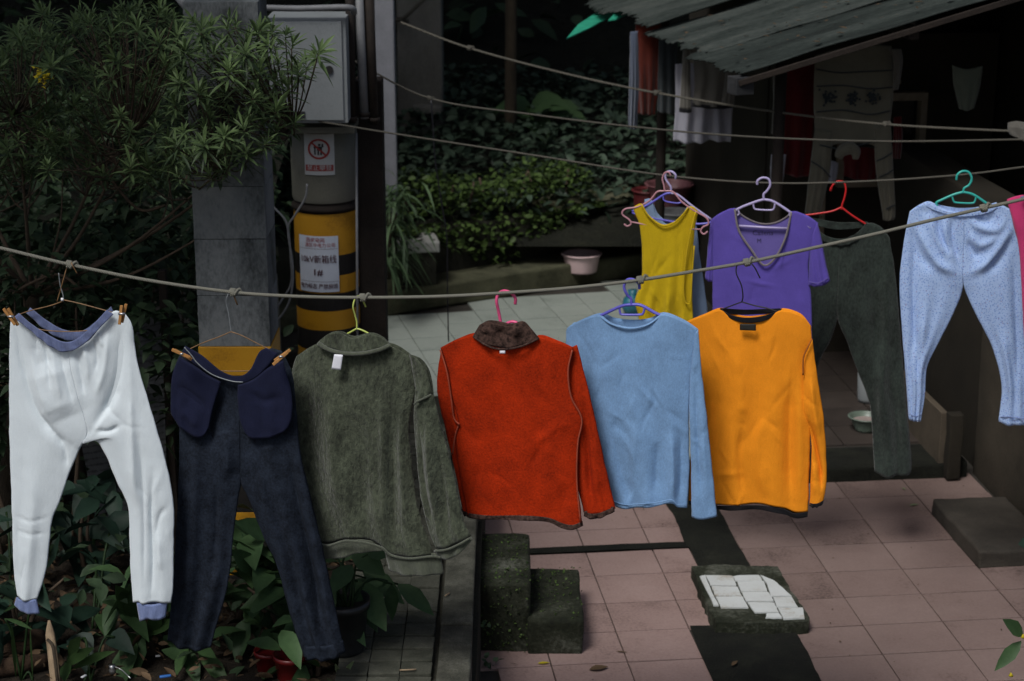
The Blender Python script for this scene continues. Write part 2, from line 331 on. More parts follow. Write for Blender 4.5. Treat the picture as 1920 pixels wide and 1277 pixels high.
# courtyard: grout bed with loose tiles
cy = struct('courtyard_floor', ([(-.2, 2, -.012), (6, 2, -.012), (6, 16, -.012), (-3.4, 16, -.012), (-3.4, 8.9, -.012), (-.2, 8.9, -.012)], [(0, 1, 2, 3, 4, 5)]), M['grout'])
ROT = R(6.4)
def TL(c, a, rot=ROT): return c * math.cos(rot) - a * math.sin(rot), c * math.sin(rot) + a * math.cos(rot)
TM = {}
def tile(c0, c1, a0, a1, m, rot=ROT, z=0.0, gap=.005, parent=cy, h=.02):
    key = (round(c1 - c0, 3), round(a1 - a0, 3), m.name)
    x, y = TL((c0 + c1) / 2, (a0 + a1) / 2, rot)
    if key not in TM:
        v, f = box((0, 0, -h / 2), (c1 - c0 - gap, a1 - a0 - gap * 1.7, h), 0, .002)
        o = mk('tile', (v + np.array(ORG[parent.name]), f), m, parent, False); TM[key] = o.data
    else:
        o = bpy.data.objects.new('tile', TM[key]); COL.objects.link(o); o.parent = parent; ORG[o.name] = ORG[parent.name]
    o.location = Vector((x, y, z + random.uniform(-.0012, .0012))) - ORG[parent.name]
    o.rotation_euler = (random.gauss(0, .0025), random.gauss(0, .0025), rot + random.gauss(0, .0018)); return o
a_lines = [6.81 - .284 * k for k in range(5, 0, -1)] + [6.81, 7.091, 7.371, 7.66, 7.925, 7.99, 8.19, 8.474, 8.758, 9.04]
for i in range(len(a_lines) - 1):
    a0, a1 = a_lines[i], a_lines[i + 1]
    if a1 - a0 < .1: continue
    for c0, c1 in ((.62, .921), (.921, 1.226), (1.226, 1.531)):
        if c0 < .7 and a1 > 8.6: continue
        if c0 < .7 and a1 < 6.85: c0 = .705
        tile(c0, c1, a0, a1, M['pink_tile'])
    if 7.05 < a0 < 7.6: tile(1.531, 1.655, a0, a1, M['pink_tile'])
    elif a0 > 7.6: tile(1.531, 1.70 if a0 < 7.95 else 1.745, a0, a1, M['pink_tile'])
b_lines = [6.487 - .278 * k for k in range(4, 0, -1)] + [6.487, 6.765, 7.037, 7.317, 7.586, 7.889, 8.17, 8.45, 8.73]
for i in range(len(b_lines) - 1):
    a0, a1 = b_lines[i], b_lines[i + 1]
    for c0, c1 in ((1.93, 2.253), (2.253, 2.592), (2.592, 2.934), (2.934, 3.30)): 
        tile(max(c0, 1.945) if a0 < 7.1 else c0, c1, a0, a1, M['pink_tile_shaded'])
G13 = R(13)
for i in range(28):
    for j in range(20):
        c0, a0 = .2 + .252 * i, 8.0 + .272 * j
        x, y = TL(c0 + .126, a0 + .136, G13)
        lim = 12.42 + .605 * (x + 0.0)                # the far kerb runs obliquely
        if y > lim - .1 or x < -1.2 or x > 2.6: continue
        xa = x * math.cos(ROT) + y * math.sin(ROT); ya = -x * math.sin(ROT) + y * math.cos(ROT)
        if ya < 9.2 or (xa > 2.45): continue
        tile(c0, c0 + .252, a0, a0 + .272, M['grey_tile'], G13)
# drain trench filled with moss: two runs and a narrow cross channel
def strip(name, c0, c1, a0, a1, z, m, seed, amp=.012, jag=.014):
    nu, nv = 14, 40; U, Vv = np.meshgrid(np.linspace(0, 1, nu), np.linspace(0, 1, nv))
    e = snoise(Vv * 9, U * 0, seed, 2) * jag; e2 = snoise(Vv * 9, U * 0, seed + 1, 2) * jag
    c = c0 + e + (c1 - c0 + e2 - e) * U; a = a0 + (a1 - a0) * Vv + snoise(U * 5, Vv, seed + 2, 2) * jag * .6
    x = c * math.cos(ROT) - a * math.sin(ROT); y = c * math.sin(ROT) + a * math.cos(ROT)
    zz = z + amp * snoise(c * 20, a * 20, seed + 3, 1.3) + amp * np.sin(U * np.pi) * .6
    return struct(name, grid(np.stack([x, y, zz], -1)), m, True)
strip('drain_trench', 1.70, 1.93, 7.45, 8.9, .007, M['moss'], 21, .0035)
strip('drain_trench', 1.533, 1.945, 5.2, 7.09, .007, M['moss'], 25, .0035)
strip('drain_channel', .88, 1.75, 7.925, 7.99, .005, M['moss'], 29, .002, .005)

# broken slab set with white wall tiles
sp = [PF(x, y, .055) for x, y in ((1297, 1062), (1340, 1058), (1400, 1061), (1458, 1061), (1478, 1098), (1500, 1130), (1517, 1158), (1517, 1165), (1440, 1169), (1343, 1168), (1334, 1150), (1318, 1115))]
slab = thing('concrete_slab', 'broken concrete slab set with white tiles lying across the drain', 'slab', PF(1400, 1120, 0))
def rough(poly, k=4, amt=.004):
    out = []
    for i in range(len(poly)):
        p, q = Vector(poly[i]), Vector(poly[(i + 1) % len(poly)])
        for t in range(k): out.append(tuple(p.lerp(q, t / k) + Vector((random.gauss(0, amt), random.gauss(0, amt)))))
    return out
slv, slf = prism(rough([(p.x, p.y) for p in sp], 6, .0028), -.005, .055)
mk('slab_base', (slv, slf), M['mossy_concrete'], slab, False)
wt = [[(1311, 1079), (1322, 1078), (1338, 1119), (1331, 1118)], [(1323, 1078), (1366, 1078), (1373, 1080), (1381, 1098), (1333, 1097)], [(1375, 1080), (1390, 1077), (1423, 1077), (1432, 1089), (1380, 1088)],
      [(1334, 1099), (1383, 1100), (1392, 1117), (1342, 1117)], [(1381, 1090), (1433, 1090), (1440, 1108), (1389, 1108)], [(1332, 1120), (1339, 1120), (1347, 1134), (1337, 1134)], [(1343, 1119), (1393, 1119), (1402, 1138), (1352, 1138)],
      [(1390, 1110), (1441, 1110), (1451, 1127), (1399, 1127)], [(1426, 1078), (1436, 1081), (1452, 1089), (1470, 1104), (1484, 1117), (1447, 1117), (1436, 1092)], [(1449, 1119), (1485, 1119), (1496, 1137), (1457, 1137)],
      [(1402, 1129), (1452, 1129), (1460, 1147), (1416, 1147)], [(1459, 1139), (1505, 1139), (1508, 1158), (1469, 1159)], [(1438, 1149), (1461, 1149), (1467, 1158), (1436, 1158)]]
for q in wt:
    p = [PF(x + random.uniform(-1, 1), y + random.uniform(-.7, .7), .062) for x, y in q]; mk('tile', prism(rough([(a.x, a.y) for a in p], 4, .0011), .05, .0605 + random.uniform(0, .002)), M['white_tile'], slab, False)

# mossy steps beside the raised walk
st = thing('stone_steps', 'two mossy concrete step blocks against the raised walk', 'steps', V(.07, 7.25, 0))
mk('step', box((-.028, 7.265, .143), (.206, .53, .306), 0, .016, 5, .007), M['mossy_concrete'], st)
mk('step', box((.172, 7.23, .07), (.225, .515, .16), 0, .014, 5, .007), M['mossy_concrete'], st)
n = 700; side = rng.uniform(0, 1, n); bx0 = np.where(side < .5, rng.uniform(-.13, .07, n), rng.uniform(.06, .285, n)); by0 = rng.uniform(7.0, 7.5, n); bz0 = np.where(side < .5, .297, .15) ; fr0 = rng.uniform(0, 1, n) < .4; by0 = np.where(fr0, 6.99, by0); bz0 = np.where(fr0, rng.uniform(.01, 1, n) * bz0, bz0); le = rng.uniform(.006, .016, n)
leafobj('moss_tufts', [leaves(np.stack([bx0, by0, bz0], 1), rdir(n, .6), np.tile(UP, (n, 1)) + rng.normal(0, .5, (n, 3)), le, le * .7, fold=.1, droop=.1)], M['lf_hedge'], None, 'stuff')
# raised walk: coping and slabs
wk = struct('walkway', join(box((-.38, 6.4, .2), (.42, 5.2, .44)), box((-.155, 6.4, .17), (.06, 5.2, .4))), M['dark_stone'])
for y0, y1 in ((3.9, 5.2), (5.21, 6.26), (6.275, 7.4), (7.41, 8.6)):
    mk('coping_stone', box((-.2, (y0 + y1) / 2, .425), (.115, y1 - y0 - .006, .07), 0, .008, 3, .007), M['coping'], wk)
pvm = None
for j in range(34):
    for i in range(3):
        y0 = 5.0 + j * .104 + (.006 if j % 9 == 0 else 0)
        o = box((0, 0, 0), (.1055, .094, .05), 0, .004, 1, .004) if pvm is None or (i + j) % 7 == 0 else None
        if o is not None:
            ob = mk('paver', (o[0] + np.array(ORG[wk.name]), o[1]), M['walk_concrete'], wk, False); pvm = ob.data
        else:
            ob = bpy.data.objects.new('paver', pvm); COL.objects.link(ob); ob.parent = wk; ORG[ob.name] = ORG[wk.name]
        ob.location = V(-.545 + i * .1085, y0, .425 + random.uniform(-.003, .002)) - ORG[wk.name]; ob.rotation_euler = (random.gauss(0, .012), random.gauss(0, .012), random.gauss(0, .01))
# garden soil left of the walk
xs, ys = np.meshgrid(np.linspace(-5, -.56, 90), np.linspace(3.5, 10, 130))
struct('garden_soil', grid(np.stack([xs, ys, .33 + .035 * snoise(xs, ys, 5, 5) + .02 * snoise(xs, ys, 6, 17)], -1)), M['soil'], True)

# far kerb, planter wall and ledge
KD = V(.855, .518, 0); KN = V(-.518, .855, 0); K0 = V(-.764, 11.96, 0)
def along(t, n, z): return K0 + KD * t + KN * n + V(0, 0, z)
ang = math.atan2(KD.y, KD.x)
kw = thing('planter_wall', 'low dark mossy planter wall with ledge behind the grey paving', 'wall', along(1, .3, 0))
mk('ledge', box(along(1.25, .14, .075), (4.2, .28, .17), ang, .02, 6, .015), M['kerb'], kw)
mk('wall', box(along(1.25, .42, .2), (4.2, .28, .52), ang, .015, 6, .015), M['dark_stone'], kw)
mk('coping', box(along(2.35, .42, .49), (1.9, .3, .06), ang, .012, 5, .01), M['kerb'], kw)
pb = thing('planter_box', 'pale concrete trough on the planter wall beside the dark column', 'planter', along(.05, .3, .2))
mk('trough', box(PY(775, 485, 12.25), (.27, .3, .3), .2, .012, 3, .01), M['dark_stone'], pb)
mk('rim', box(PY(778, 455, 12.22), (.29, .3, .075), .2, .012, 3, .008), plain('pale_rim', (.3, .3, .28), .8), pb)
# left retaining wall
rw = thing('retaining_wall', 'dark weathered retaining wall behind the leafy bush at left', 'wall', V(-3, 9.5, 0))
for k in range(9):
    x0 = -5.0 + k * .42
    mk('wall_block', box((x0 + .21, 9.55, .42), (.412, .3, .9), 0, .012, 3, .016), M['pillar'], rw)
    mk('cap_stone', box((x0 + .21, 9.53, .91 + .008 * k), (.414, .36, .07), 0, .01, 2, .01), M['kerb'], rw)

# ------------------------------------------------------------------ house with corrugated roof on the right
hx = lambda c, a, z=0: V(*TL(c, a), z)
hs = thing('shed_house', 'dark shed house with rusty corrugated roof at the right', 'house', hx(3, 10, 0))
mk('wall', box(hx(3.34, 10.65, .55), (1.3, .14, 1.1), ROT), M['house_wall'], hs, False)
mk('wall', box(hx(3.34, 10.65, 1.78), (1.3, .142, .36), ROT), M['house_wall'], hs, False)
mk('wall', box(hx(2.88, 10.652, 1.35), (.38, .138, .5), ROT), M['house_wall'], hs, False)
mk('wall', box(hx(3.78, 10.652, 1.35), (.42, .138, .5), ROT), M['house_wall'], hs, False)
mk('wall', box(hx(2.74, 11.8, 1.0), (.12, 2.2, 2.2), ROT), M['house_wall'], hs, False)
mk('wall', box(hx(3.6, 13.0, 1.0), (1.8, .14, 2.2), ROT), M['house_wall'], hs, False)
mk('wall', box(hx(4.1, 9.9, 1.15), (.14, 4.6, 2.4), ROT), M['house_wall'], hs, False)
# window with frame, rails and panes in that wall
wn = mk('window', join(box(hx(3.085, 10.56, 1.35), (.035, .08, .52), ROT), box(hx(3.555, 10.56, 1.35), (.035, .08, .52), ROT), box(hx(3.32, 10.56, 1.61), (.505, .082, .045), ROT), box(hx(3.32, 10.56, 1.11), (.505, .082, .04), ROT), box(hx(3.32, 10.56, 1.3), (.44, .05, .022), ROT), box(hx(3.32, 10.565, 1.45), (.02, .04, .27), ROT)), M['frame_wood'], hs, False)
for c, z, h_ in ((3.21, 1.45, .27), (3.43, 1.45, .27), (3.32, 1.21, .16)):
    mk('pane', box(hx(c, 10.6, z), (.2 if h_ > .2 else .43, .008, h_), ROT), M['pane'], wn, False)
mk('door_frame', join(box(hx(2.995, 10.565, 1.2), (.022, .05, 1.0), ROT), box(hx(3.2, 10.563, 1.69), (.43, .05, .02), ROT)), M['frame_wood'], hs, False)
# near rendered wall, board and porch
mk('porch_wall', box(hx(3.42, 8.2, .66), (.2, 1.1, 1.4), ROT, .012, 3, .008), M['render_wall'], hs)
mk('porch_wall', box(hx(3.46, 9.6, .66), (.2, 1.75, 1.38), ROT, .012, 3, .008), M['house_wall'], hs)
pf = mk('porch_floor', box(hx(2.85, 10.0, .02), (.86, 2.6, .1), ROT, .012), M['grout'], hs, False)
for i in range(3):
    for j in range(8):
        tile(2.43 + i * .29, 2.72 + i * .29, 8.98 + j * .29, 9.27 + j * .29, M['porch_tile'], ROT, .083, .006, pf, .02)
mk('porch_step', box(hx(2.78, 8.82, .025), (.98, .3, .1), ROT, .012, 4, .008), M['moss'], hs)
bd = thing('brown_board', 'brown board standing on edge along the porch side', 'board', hx(3.15, 9.1, .05))
mk('panel', box(hx(3.135, 9.18, .2), (.035, 1.0, .28), ROT, .004), M['brown_board'], bd, False)
mk('end_post', box(hx(3.175, 8.64, .18), (.07, .06, .34), ROT, .006, 2, .006), M['house_wall'], bd)
bn = tag(mk('stone_step', box(hx(3.11, 7.88, .035), (.36, .66, .085), ROT, .012, 5, .008), mixed('step_stone', [(.3, (.024, .021, .016)), (.55, (.055, .047, .037)), (.8, (.085, .074, .06))], 5, .9)), 'low flat stone step in front of the rendered wall at right', 'step')
# corrugated roof: three sheets rising to the right, ragged lower ends
rf = mk('roof', box(hx(3.0, 10.4, 2.16), (.05, 2.6, .06), ROT), M['dark_iron'], hs, False)
def sheet(c0, a0, a1, c1, z0, slope, seed, m, jag=.02, skew=0.0):
    nu, nv = 60, int((a1 - a0) / .0135)
    U, A = np.meshgrid(np.linspace(0, 1, nu), np.linspace(a0, a1, nv))
    e = c0 + snoise(A * 9, A * 0, seed, 2.2) * jag + np.abs(snoise(A * 23, A, seed + 4, 3)) * jag + skew * (A - a0)
    c = e + (c1 - e) * U; z = z0 + (c - c0) * slope + .005 * np.sin((A - a0 + .02 * snoise(c, A, seed + 9, 1.5)) * 2 * np.pi / .055) + .016 * snoise(c * 2.5, A * 4, seed + 2, 1.4)
    x = c * math.cos(ROT) - A * math.sin(ROT); y = c * math.sin(ROT) + A * math.cos(ROT)
    o = mk('corrugated_sheet', grid(np.stack([x, y, z], -1)), m, rf)
    md = o.modifiers.new('s', 'SOLIDIFY'); md.thickness = .006; return o
p1 = PY(1392, 140, 9.2); c1 = p1.x * math.cos(ROT) + p1.y * math.sin(ROT); a1_ = -p1.x * math.sin(ROT) + p1.y * math.cos(ROT)
SL = .285
sheet(c1 - .02, a1_, a1_ + .78, 5.2, p1.z, SL, 31, M['corrugated'], .04, -.12)
sheet(c1 - .02, a1_ + .66, a1_ + 1.75, 5.2, p1.z + .014, SL, 33, M['corrugated'], .05, -.13)
sheet(c1 - .16, a1_ + 1.66, a1_ + 3.2, 5.2, p1.z + .022, SL, 37, M['corrugated'], .06, -.08)
gp = [(1062, 72), (1085, 45), (1120, 22), (1160, 6), (1190, -4), (1192, 14), (1150, 28), (1105, 52)]
def flatpatch(name, pts, Y, dy, m, par, th=.006):
    P = np.array([list(PY(x, y, Y + dy * (72 - y) / 72)) for x, y in pts]); n = len(P)
    return mk(name, (np.vstack([P, P - [0, 0, th]]), [tuple(range(n)), tuple(range(2 * n - 1, n - 1, -1))] + [(i, n + i, n + (i + 1) % n, (i + 1) % n) for i in range(n)]), m, par, False)
flatpatch('plastic_sheet', gp, 11.6, .9, M['green_plastic'], rf)
flatpatch('plastic_sheet', [(1140, 38), (1158, 20), (1180, 10), (1200, 12), (1180, 24), (1155, 36)], 11.3, .7, M['green_plastic'], rf)
e0 = hx(c1 + .02, a1_ - .012, p1.z - .045)
mk('verge_board', box(hx(c1 + 1.3, a1_ - .02, p1.z - .03 + 1.29 * SL), (2.75, .02, .028), 0, .003, 0, 0, Matrix.Rotation(ROT, 4, 'Z') @ Matrix.Rotation(-math.atan(SL), 4, 'Y')), M['dark_iron'], rf, False)
mk('end_plate', box(hx(c1 + .0, a1_ + .03, p1.z - .055), (.1, .09, .085), ROT + .3, .004), M['board_grey'], rf, False)
n = 260; cc = rng.uniform(c1 - .1, c1 + 2.0, n); aa = rng.uniform(a1_ + .05, a1_ + 2.6, n); le = rng.uniform(.012, .05, n)
leafobj('roof_litter', [leaves(np.stack([cc * math.cos(ROT) - aa * math.sin(ROT), cc * math.sin(ROT) + aa * math.cos(ROT), p1.z + .045 + (cc - c1) * SL], 1), rdir(n, 0) * [1, 1, .2] + [0, 0, .05], np.tile(UP, (n, 1)), le, le * .5, OVAL, .15, .0)], M['lf_dry'], None, 'stuff')
mk('roof_post', tube([hx(2.42, 9.4, .05), hx(2.42, 9.4, 1.98)], .03, 10), M['dark_iron'], hs)
mk('roof_post', tube([hx(2.2, 11.4, .05), hx(2.2, 11.4, 1.95)], .03, 10), M['dark_iron'], hs)

# ------------------------------------------------------------------ block pillar, banded pole, cabinet
pl = thing('block_pillar', 'grey concrete block pillar with yellow and black bands at its foot', 'pillar', PF(440, 1110, .33))
PYY = 6.95
pxl, pxr = PY(366, 500, PYY).x, PY(502, 500, PYY).x; wd = pxr - pxl
zb = [.25, .62, .66]
zq = PY(430, 650, PYY).z; zlev = [zq, zq + .2, zq + .42, zq + .62, zq + .84, zq + 1.06, zq + 1.3]
for i in range(len(zlev) - 1):
    cut = (0.0, 1.0)
    for j in range(1):
        x0, x1 = pxl + wd * cut[j], pxl + wd * cut[j + 1]
        mk('concrete_block', box(((x0 + x1) / 2, PYY + .13, (zlev[i] + zlev[i + 1]) / 2), (x1 - x0 - .002, .26, zlev[i + 1] - zlev[i] - .002), 0, .0015, 2, .002), M['block'], pl, False)
mk('core', box(((pxl + pxr) / 2, PYY + .13, 1.4), (wd - .012, .25, 2.3)), M['dark_stone'], pl, False)
by = [650, 704, 752, 806, 856, 905, 960, 995, 1046, 1078, 1116, 1160]
for k in range(len(by) - 1):
    z1, z0 = PY(430, by[k], PYY).z, PY(430, by[k + 1], PYY).z
    mk('painted_band', box(((pxl + pxr) / 2, PYY + .13, (z0 + z1) / 2), (wd + .006, .27, z1 - z0), 0, .003), M['yellow_paint'] if k % 2 == 0 else M['black_paint'], pl, False)
mk('meter_box', box(PY(410, 228, PYY - .06), (.13, .1, .23), 0, .006), M['black_paint'], pl, False)
po = thing('banded_pole', 'round power pole with yellow and black bands and white notices', 'pole', PF(605, 960, 0.0))
PC = V(PY(607, 500, 8.6).x, 8.6 + .165, 0); PR = .150
def zpx(py, Y=8.6): return PY(600, py, Y).z
mk('shaft', lathe([(PR - .006, -.05), (PR - .006, zpx(405)), (PR * .93, zpx(375))], PC, 40), M['dark_iron'], po)
ed = [404, 482, 520, 553, 586, 622, 660, 700, 740, 785, 830, 880]
for i in range(len(ed) - 1):
    z1, z0 = zpx(ed[i]), zpx(ed[i + 1]); tp = .0 if i else .03
    mk('painted_band', lathe([(PR, z0), (PR, z1)], PC, 64), M['yellow_paint'] if i % 2 == 0 else M['black_paint'], po)
mk('sleeve', lathe([(PR + .0, zpx(384)), (PR + .004, zpx(378)), (PR + .006, zpx(250)), (PR - .01, zpx(246))], PC, 40), M['olive_metal'], po)
mk('collar', lathe([(PR - .01, zpx(404)), (PR + .01, zpx(400)), (PR + .01, zpx(394)), (PR - .012, zpx(388)), (PR - .012, zpx(384))], PC, 40), M['dark_iron'], po)
mk('cap_plate', box((PC.x - .02, 8.66, zpx(238)), (.37, .3, .03), 0, .004), M['olive_metal'], po, False)
mk('conduit', tube([PY(668, 250, 8.62), PY(670, 560, 8.62), PY(671, 900, 8.62)], .006, 8), M['pipe_grey'], po)
def arc(x, z, r):                                   # wrap flat notices round the pole
    a = x / PR; return (PC.x + r * math.sin(a), PC.y - r * math.cos(a), z)
def wrap_rect(x0, x1, z0, z1, r, n=10):
    P = np.array([[arc(x0 + (x1 - x0) * u, z0 + (z1 - z0) * t, r) for u in np.linspace(0, 1, n)] for t in (0, 1)]); return grid(P[::-1])
def text_mesh(s, size):
    c = bpy.data.curves.new("t", 'FONT'); c.body = s; c.size = size; c.align_x = 'CENTER'; c.align_y = 'CENTER'; c.resolution_u = 2
    o = bpy.data.objects.new("t", c); COL.objects.link(o); dg = bpy.context.evaluated_depsgraph_get()
    me = bpy.data.meshes.new_from_object(o.evaluated_get(dg)); v = np.array([p.co[:] for p in me.vertices]).reshape(-1, 3); f = [tuple(p.vertices) for p in me.polygons]
    bpy.data.objects.remove(o); bpy.data.meshes.remove(me); bpy.data.curves.remove(c); return v, f
def wrap_text(name, s, size, xc, zc, m, par, width=None, bold=0, r=None):
    v, f = text_mesh(s, size)
    if width: v[:, 0] *= width / (v[:, 0].max() - v[:, 0].min())
    vs_ = np.array([arc(xc + a, zc + b, r or PR + .0105) for a, b, _ in v])
    if bold: vs_, f = join((vs_, f), (vs_ + [bold, -.0004, bold * .6], f), (vs_ + [-bold, -.0002, 0], f))
    return mk(name, (vs_, f), m, par, False)
def npx(px): return math.asin(max(-1, min(1, (PY(px, 500, 8.6).x * (8.64 / 8.6) - PC.x) / (PR + .008)))) * PR
x0, x1 = npx(562), npx(636); zt, zbm = zpx(444), zpx(549); xm = (x0 + x1) / 2; wn_ = x1 - x0
nb = mk('notice_plate', wrap_rect(x0, x1, zbm, zt, PR + .008), M['sign_white'], po)
hN = zt - zbm
wrap_text('notice_lettering', '国家电网', .024, xm - .008, zt - hN * .075, M['sign_red'], nb, wn_ * .44)
wrap_text('notice_lettering', '港区中电力公司', .022, xm + .012, zt - hN * .165, M['sign_red'], nb, wn_ * .72)
wrap_text('notice_lettering', '10kV新箱线', .042, xm, zt - hN * .42, M['sign_dark'], nb, wn_ * .86, .0004)
wrap_text('notice_lettering', '1#', .042, xm, zt - hN * .65, M['sign_dark'], nb, wn_ * .2, .0011)
wrap_text('notice_lettering', '电力标志 严禁损毁', .026, xm, zt - hN * .9, M['sign_dark'], nb, wn_ * .92, .0004)
for q in (.225, .81): mk('notice_line', wrap_rect(x0 + .003, x1 - .003, zt - hN * q - .0012, zt - hN * q, PR + .0095), M['sign_dark'], nb)
x0, x1 = npx(579), npx(633); zt, zbm = zpx(252), zpx(329); xm = (x0 + x1) / 2; wn_ = x1 - x0; hN = zt - zbm
n2 = mk('warning_plate', wrap_rect(x0, x1, zbm, zt, PR + .012), M['sign_white2'], po)
rc, zc = .043, zt - hN * .36
ringv = np.array([arc(xm + (rc + q) * math.cos(a), zc + (rc + q) * math.sin(a), PR + .0145) for a in np.linspace(0, 2 * np.pi, 37) for q in (-.0045, .0045)]).reshape(37, 2, 3)
mk('prohibition_ring', grid(ringv), M['sign_red'], n2)
sv = np.array([arc(xm + t * rc * -.71 + q * .7, zc + t * rc * .71 + q * .7, PR + .0148) for t in np.linspace(-1, 1, 8) for q in (-.004, .004)]).reshape(8, 2, 3)
mk('prohibition_bar', grid(sv), M['sign_red'], n2)
fig = []
for a, b, c, d in ((-.02, -.026, -.013, .012), (-.006, -.028, .001, -.004), (.006, -.028, .013, -.006), (-.008, -.006, .014, .012), (-.003, .014, .008, .024), (.012, .008, .02, .024), (-.022, .004, -.006, .012)):
    fig.append(wrap_rect(xm + a, xm + c, zc + b, zc + d, PR + .0135, 3))
mk('climbing_figure', join(*fig), M['sign_black'], n2)
mk('red_panel', wrap_rect(x0 + .006, x1 - .006, zbm + hN * .1, zbm + hN * .25, PR + .0135), M['sign_red'], n2)
wrap_text('warning_lettering', '禁止攀登', .026, xm, zbm + hN * .175, M['sign_white2'], n2, wn_ * .8, 0, PR + .016)
dc = tag(mk('iron_column', box(V(PY(697, 500, 8.75).x, 8.83, 1.0), (.125, .14, 2.05), 0, .004), M['dark_iron'], None, False), 'dark rusty square iron column right of the banded pole', 'column')
cb = thing('electric_cabinet', 'grey metal electric cabinet above the banded pole', 'cabinet', PY(576, 230, 8.45))
ca, cbq = PY(505, 232, 8.42), PY(648, 34, 8.42)
mk('case', box(((ca.x + cbq.x) / 2, 8.55, (ca.z + cbq.z) / 2), (cbq.x - ca.x, .24, cbq.z - ca.z), 0, .006), M['cabinet'], cb, False)
mk('door', box(((ca.x + cbq.x) / 2 - .004, 8.424, (ca.z + cbq.z) / 2), (cbq.x - ca.x - .03, .012, cbq.z - ca.z - .03), 0, .003), M['cabinet'], cb, False)
mk('lock_hole', tube([PY(617, 131, 8.41), PY(617, 131, 8.422)], .018, 14), M['black_paint'], cb, False)
mk('name_plate', box(PY(557, 215, 8.414), (.07, .006, .028)), M['board_grey'], cb, False)
mk('bracket_pipe', tube([PY(478, 14, 8.4), PY(560, 16, 8.4), PY(652, 14, 8.4), PY(664, 24, 8.45)], .014, 10, 4), M['pipe_grey'], cb)
for nm, lb, x0, x1, yb, Y, r, m in (('drain_pipe', 'grey upright pipe beside the electric cabinet', 671, 683, 222, 8.6, .021, 'pipe_grey'), ('drain_pipe', 'thin black upright pipe right of the electric cabinet', 690, 701, 232, 8.62, .022, 'dark_iron'), ('drain_pipe', 'dark upright pipe touching the cabinet side', 655, 660, 230, 8.58, .02, 'dark_iron')):
    p_ = thing(nm, lb, 'pipe', PY(x1, yb, Y)); mk('tube', tube([PY(x0, -40, Y), PY((x0 + x1) / 2, 90, Y), PY(x1, yb, Y)], r, 14), M[m], p_); mk('clamp', tube([PY(x1, yb - 12, Y), PY(x1, yb - 4, Y)], r * 1.25, 14), M['dark_iron'], p_)
pp = thing('concrete_post', 'pale slim concrete post behind the iron column', 'post', PY(735, 290, 12.3))
mk('shaft', box((PY(722, 100, 12.4).x, 12.45, 1.6), (.125, .12, 2.6), 0, .008, 3, .008), M['pale_pole'], pp)
bp = thing('concrete_pillar', 'broad weathered concrete pillar standing on the planted bank', 'pillar', PY(785, 240, 15))
mk('shaft', box((PY(785, 100, 15).x, 15.2, 2.4), (.36, .34, 3.9), 0, .02, 4, .02), M['pillar'], bp)
mk('bracket', box(PY(800, 205, 14.98), (.22, .12, .07), .1, .01, 2, .008), M['pillar'], bp)
mk('rope_ring', tube([PY(738, 38, 14.98), PY(752, 36, 14.95), PY(765, 40, 14.98)], .018, 8, 4), M['rope_old'], bp)
# dark diagonal stay irons behind the bush
for lb, a, b, w_ in (('dark diagonal stay iron leaning left above the bush', (330, -10), (372, 40), .03), ('dark diagonal stay iron leaning right above the bush', (440, -10), (385, 45), .04)):
    tag(mk('stay_iron', tube([PY(*a, 8.2), PY(*b, 8.2)], w_ * .6, 8), M['pipe_grey']), lb, 'stay iron')
# cable loop beside the pole
tag(mk('loose_cable', tube([PY(x, y, 8.3) for x, y in ((512, 388), (533, 410), (540, 430), (545, 480), (546, 530), (530, 560), (510, 590), (506, 602), (520, 600), (538, 575), (547, 545), (549, 500), (540, 430), (552, 405), (572, 372), (576, 345))], .0055, 6, 5), M['pipe_grey']), 'loose grey cable loop hanging beside the banded pole', 'cable')
# ------------------------------------------------------------------ cloth
def seg_ridge(X, Y, pts, wpx, amp, fade=.25):
    """height of a fold ridge (amp>0) or valley along a polyline given in photo pixels"""
    P = resample(cr(pts, 8) if len(pts) > 2 else pts, 24); best = np.full(X.shape, 1e9); tb = np.zeros(X.shape)
    for i in range(len(P) - 1):
        a, b = P[i], P[i + 1]; d = b - a; L2 = d.dot(d) + 1e-9
        t = np.clip(((X - a[0]) * d[0] + (Y - a[1]) * d[1]) / L2, 0, 1)
        q = np.hypot(X - a[0] - t * d[0], Y - a[1] - t * d[1]); m = q < best
        best = np.where(m, q, best); tb = np.where(m, (i + t) / (len(P) - 1), tb)
    f = np.clip(np.minimum(tb, 1 - tb) / fade, 0, 1) if fade > 0 else 1.0
    f = np.where(best < 1e8, np.maximum(f, .15), f)
    return 1.25 * amp * f * np.exp(-(best / wpx) ** 1.5)
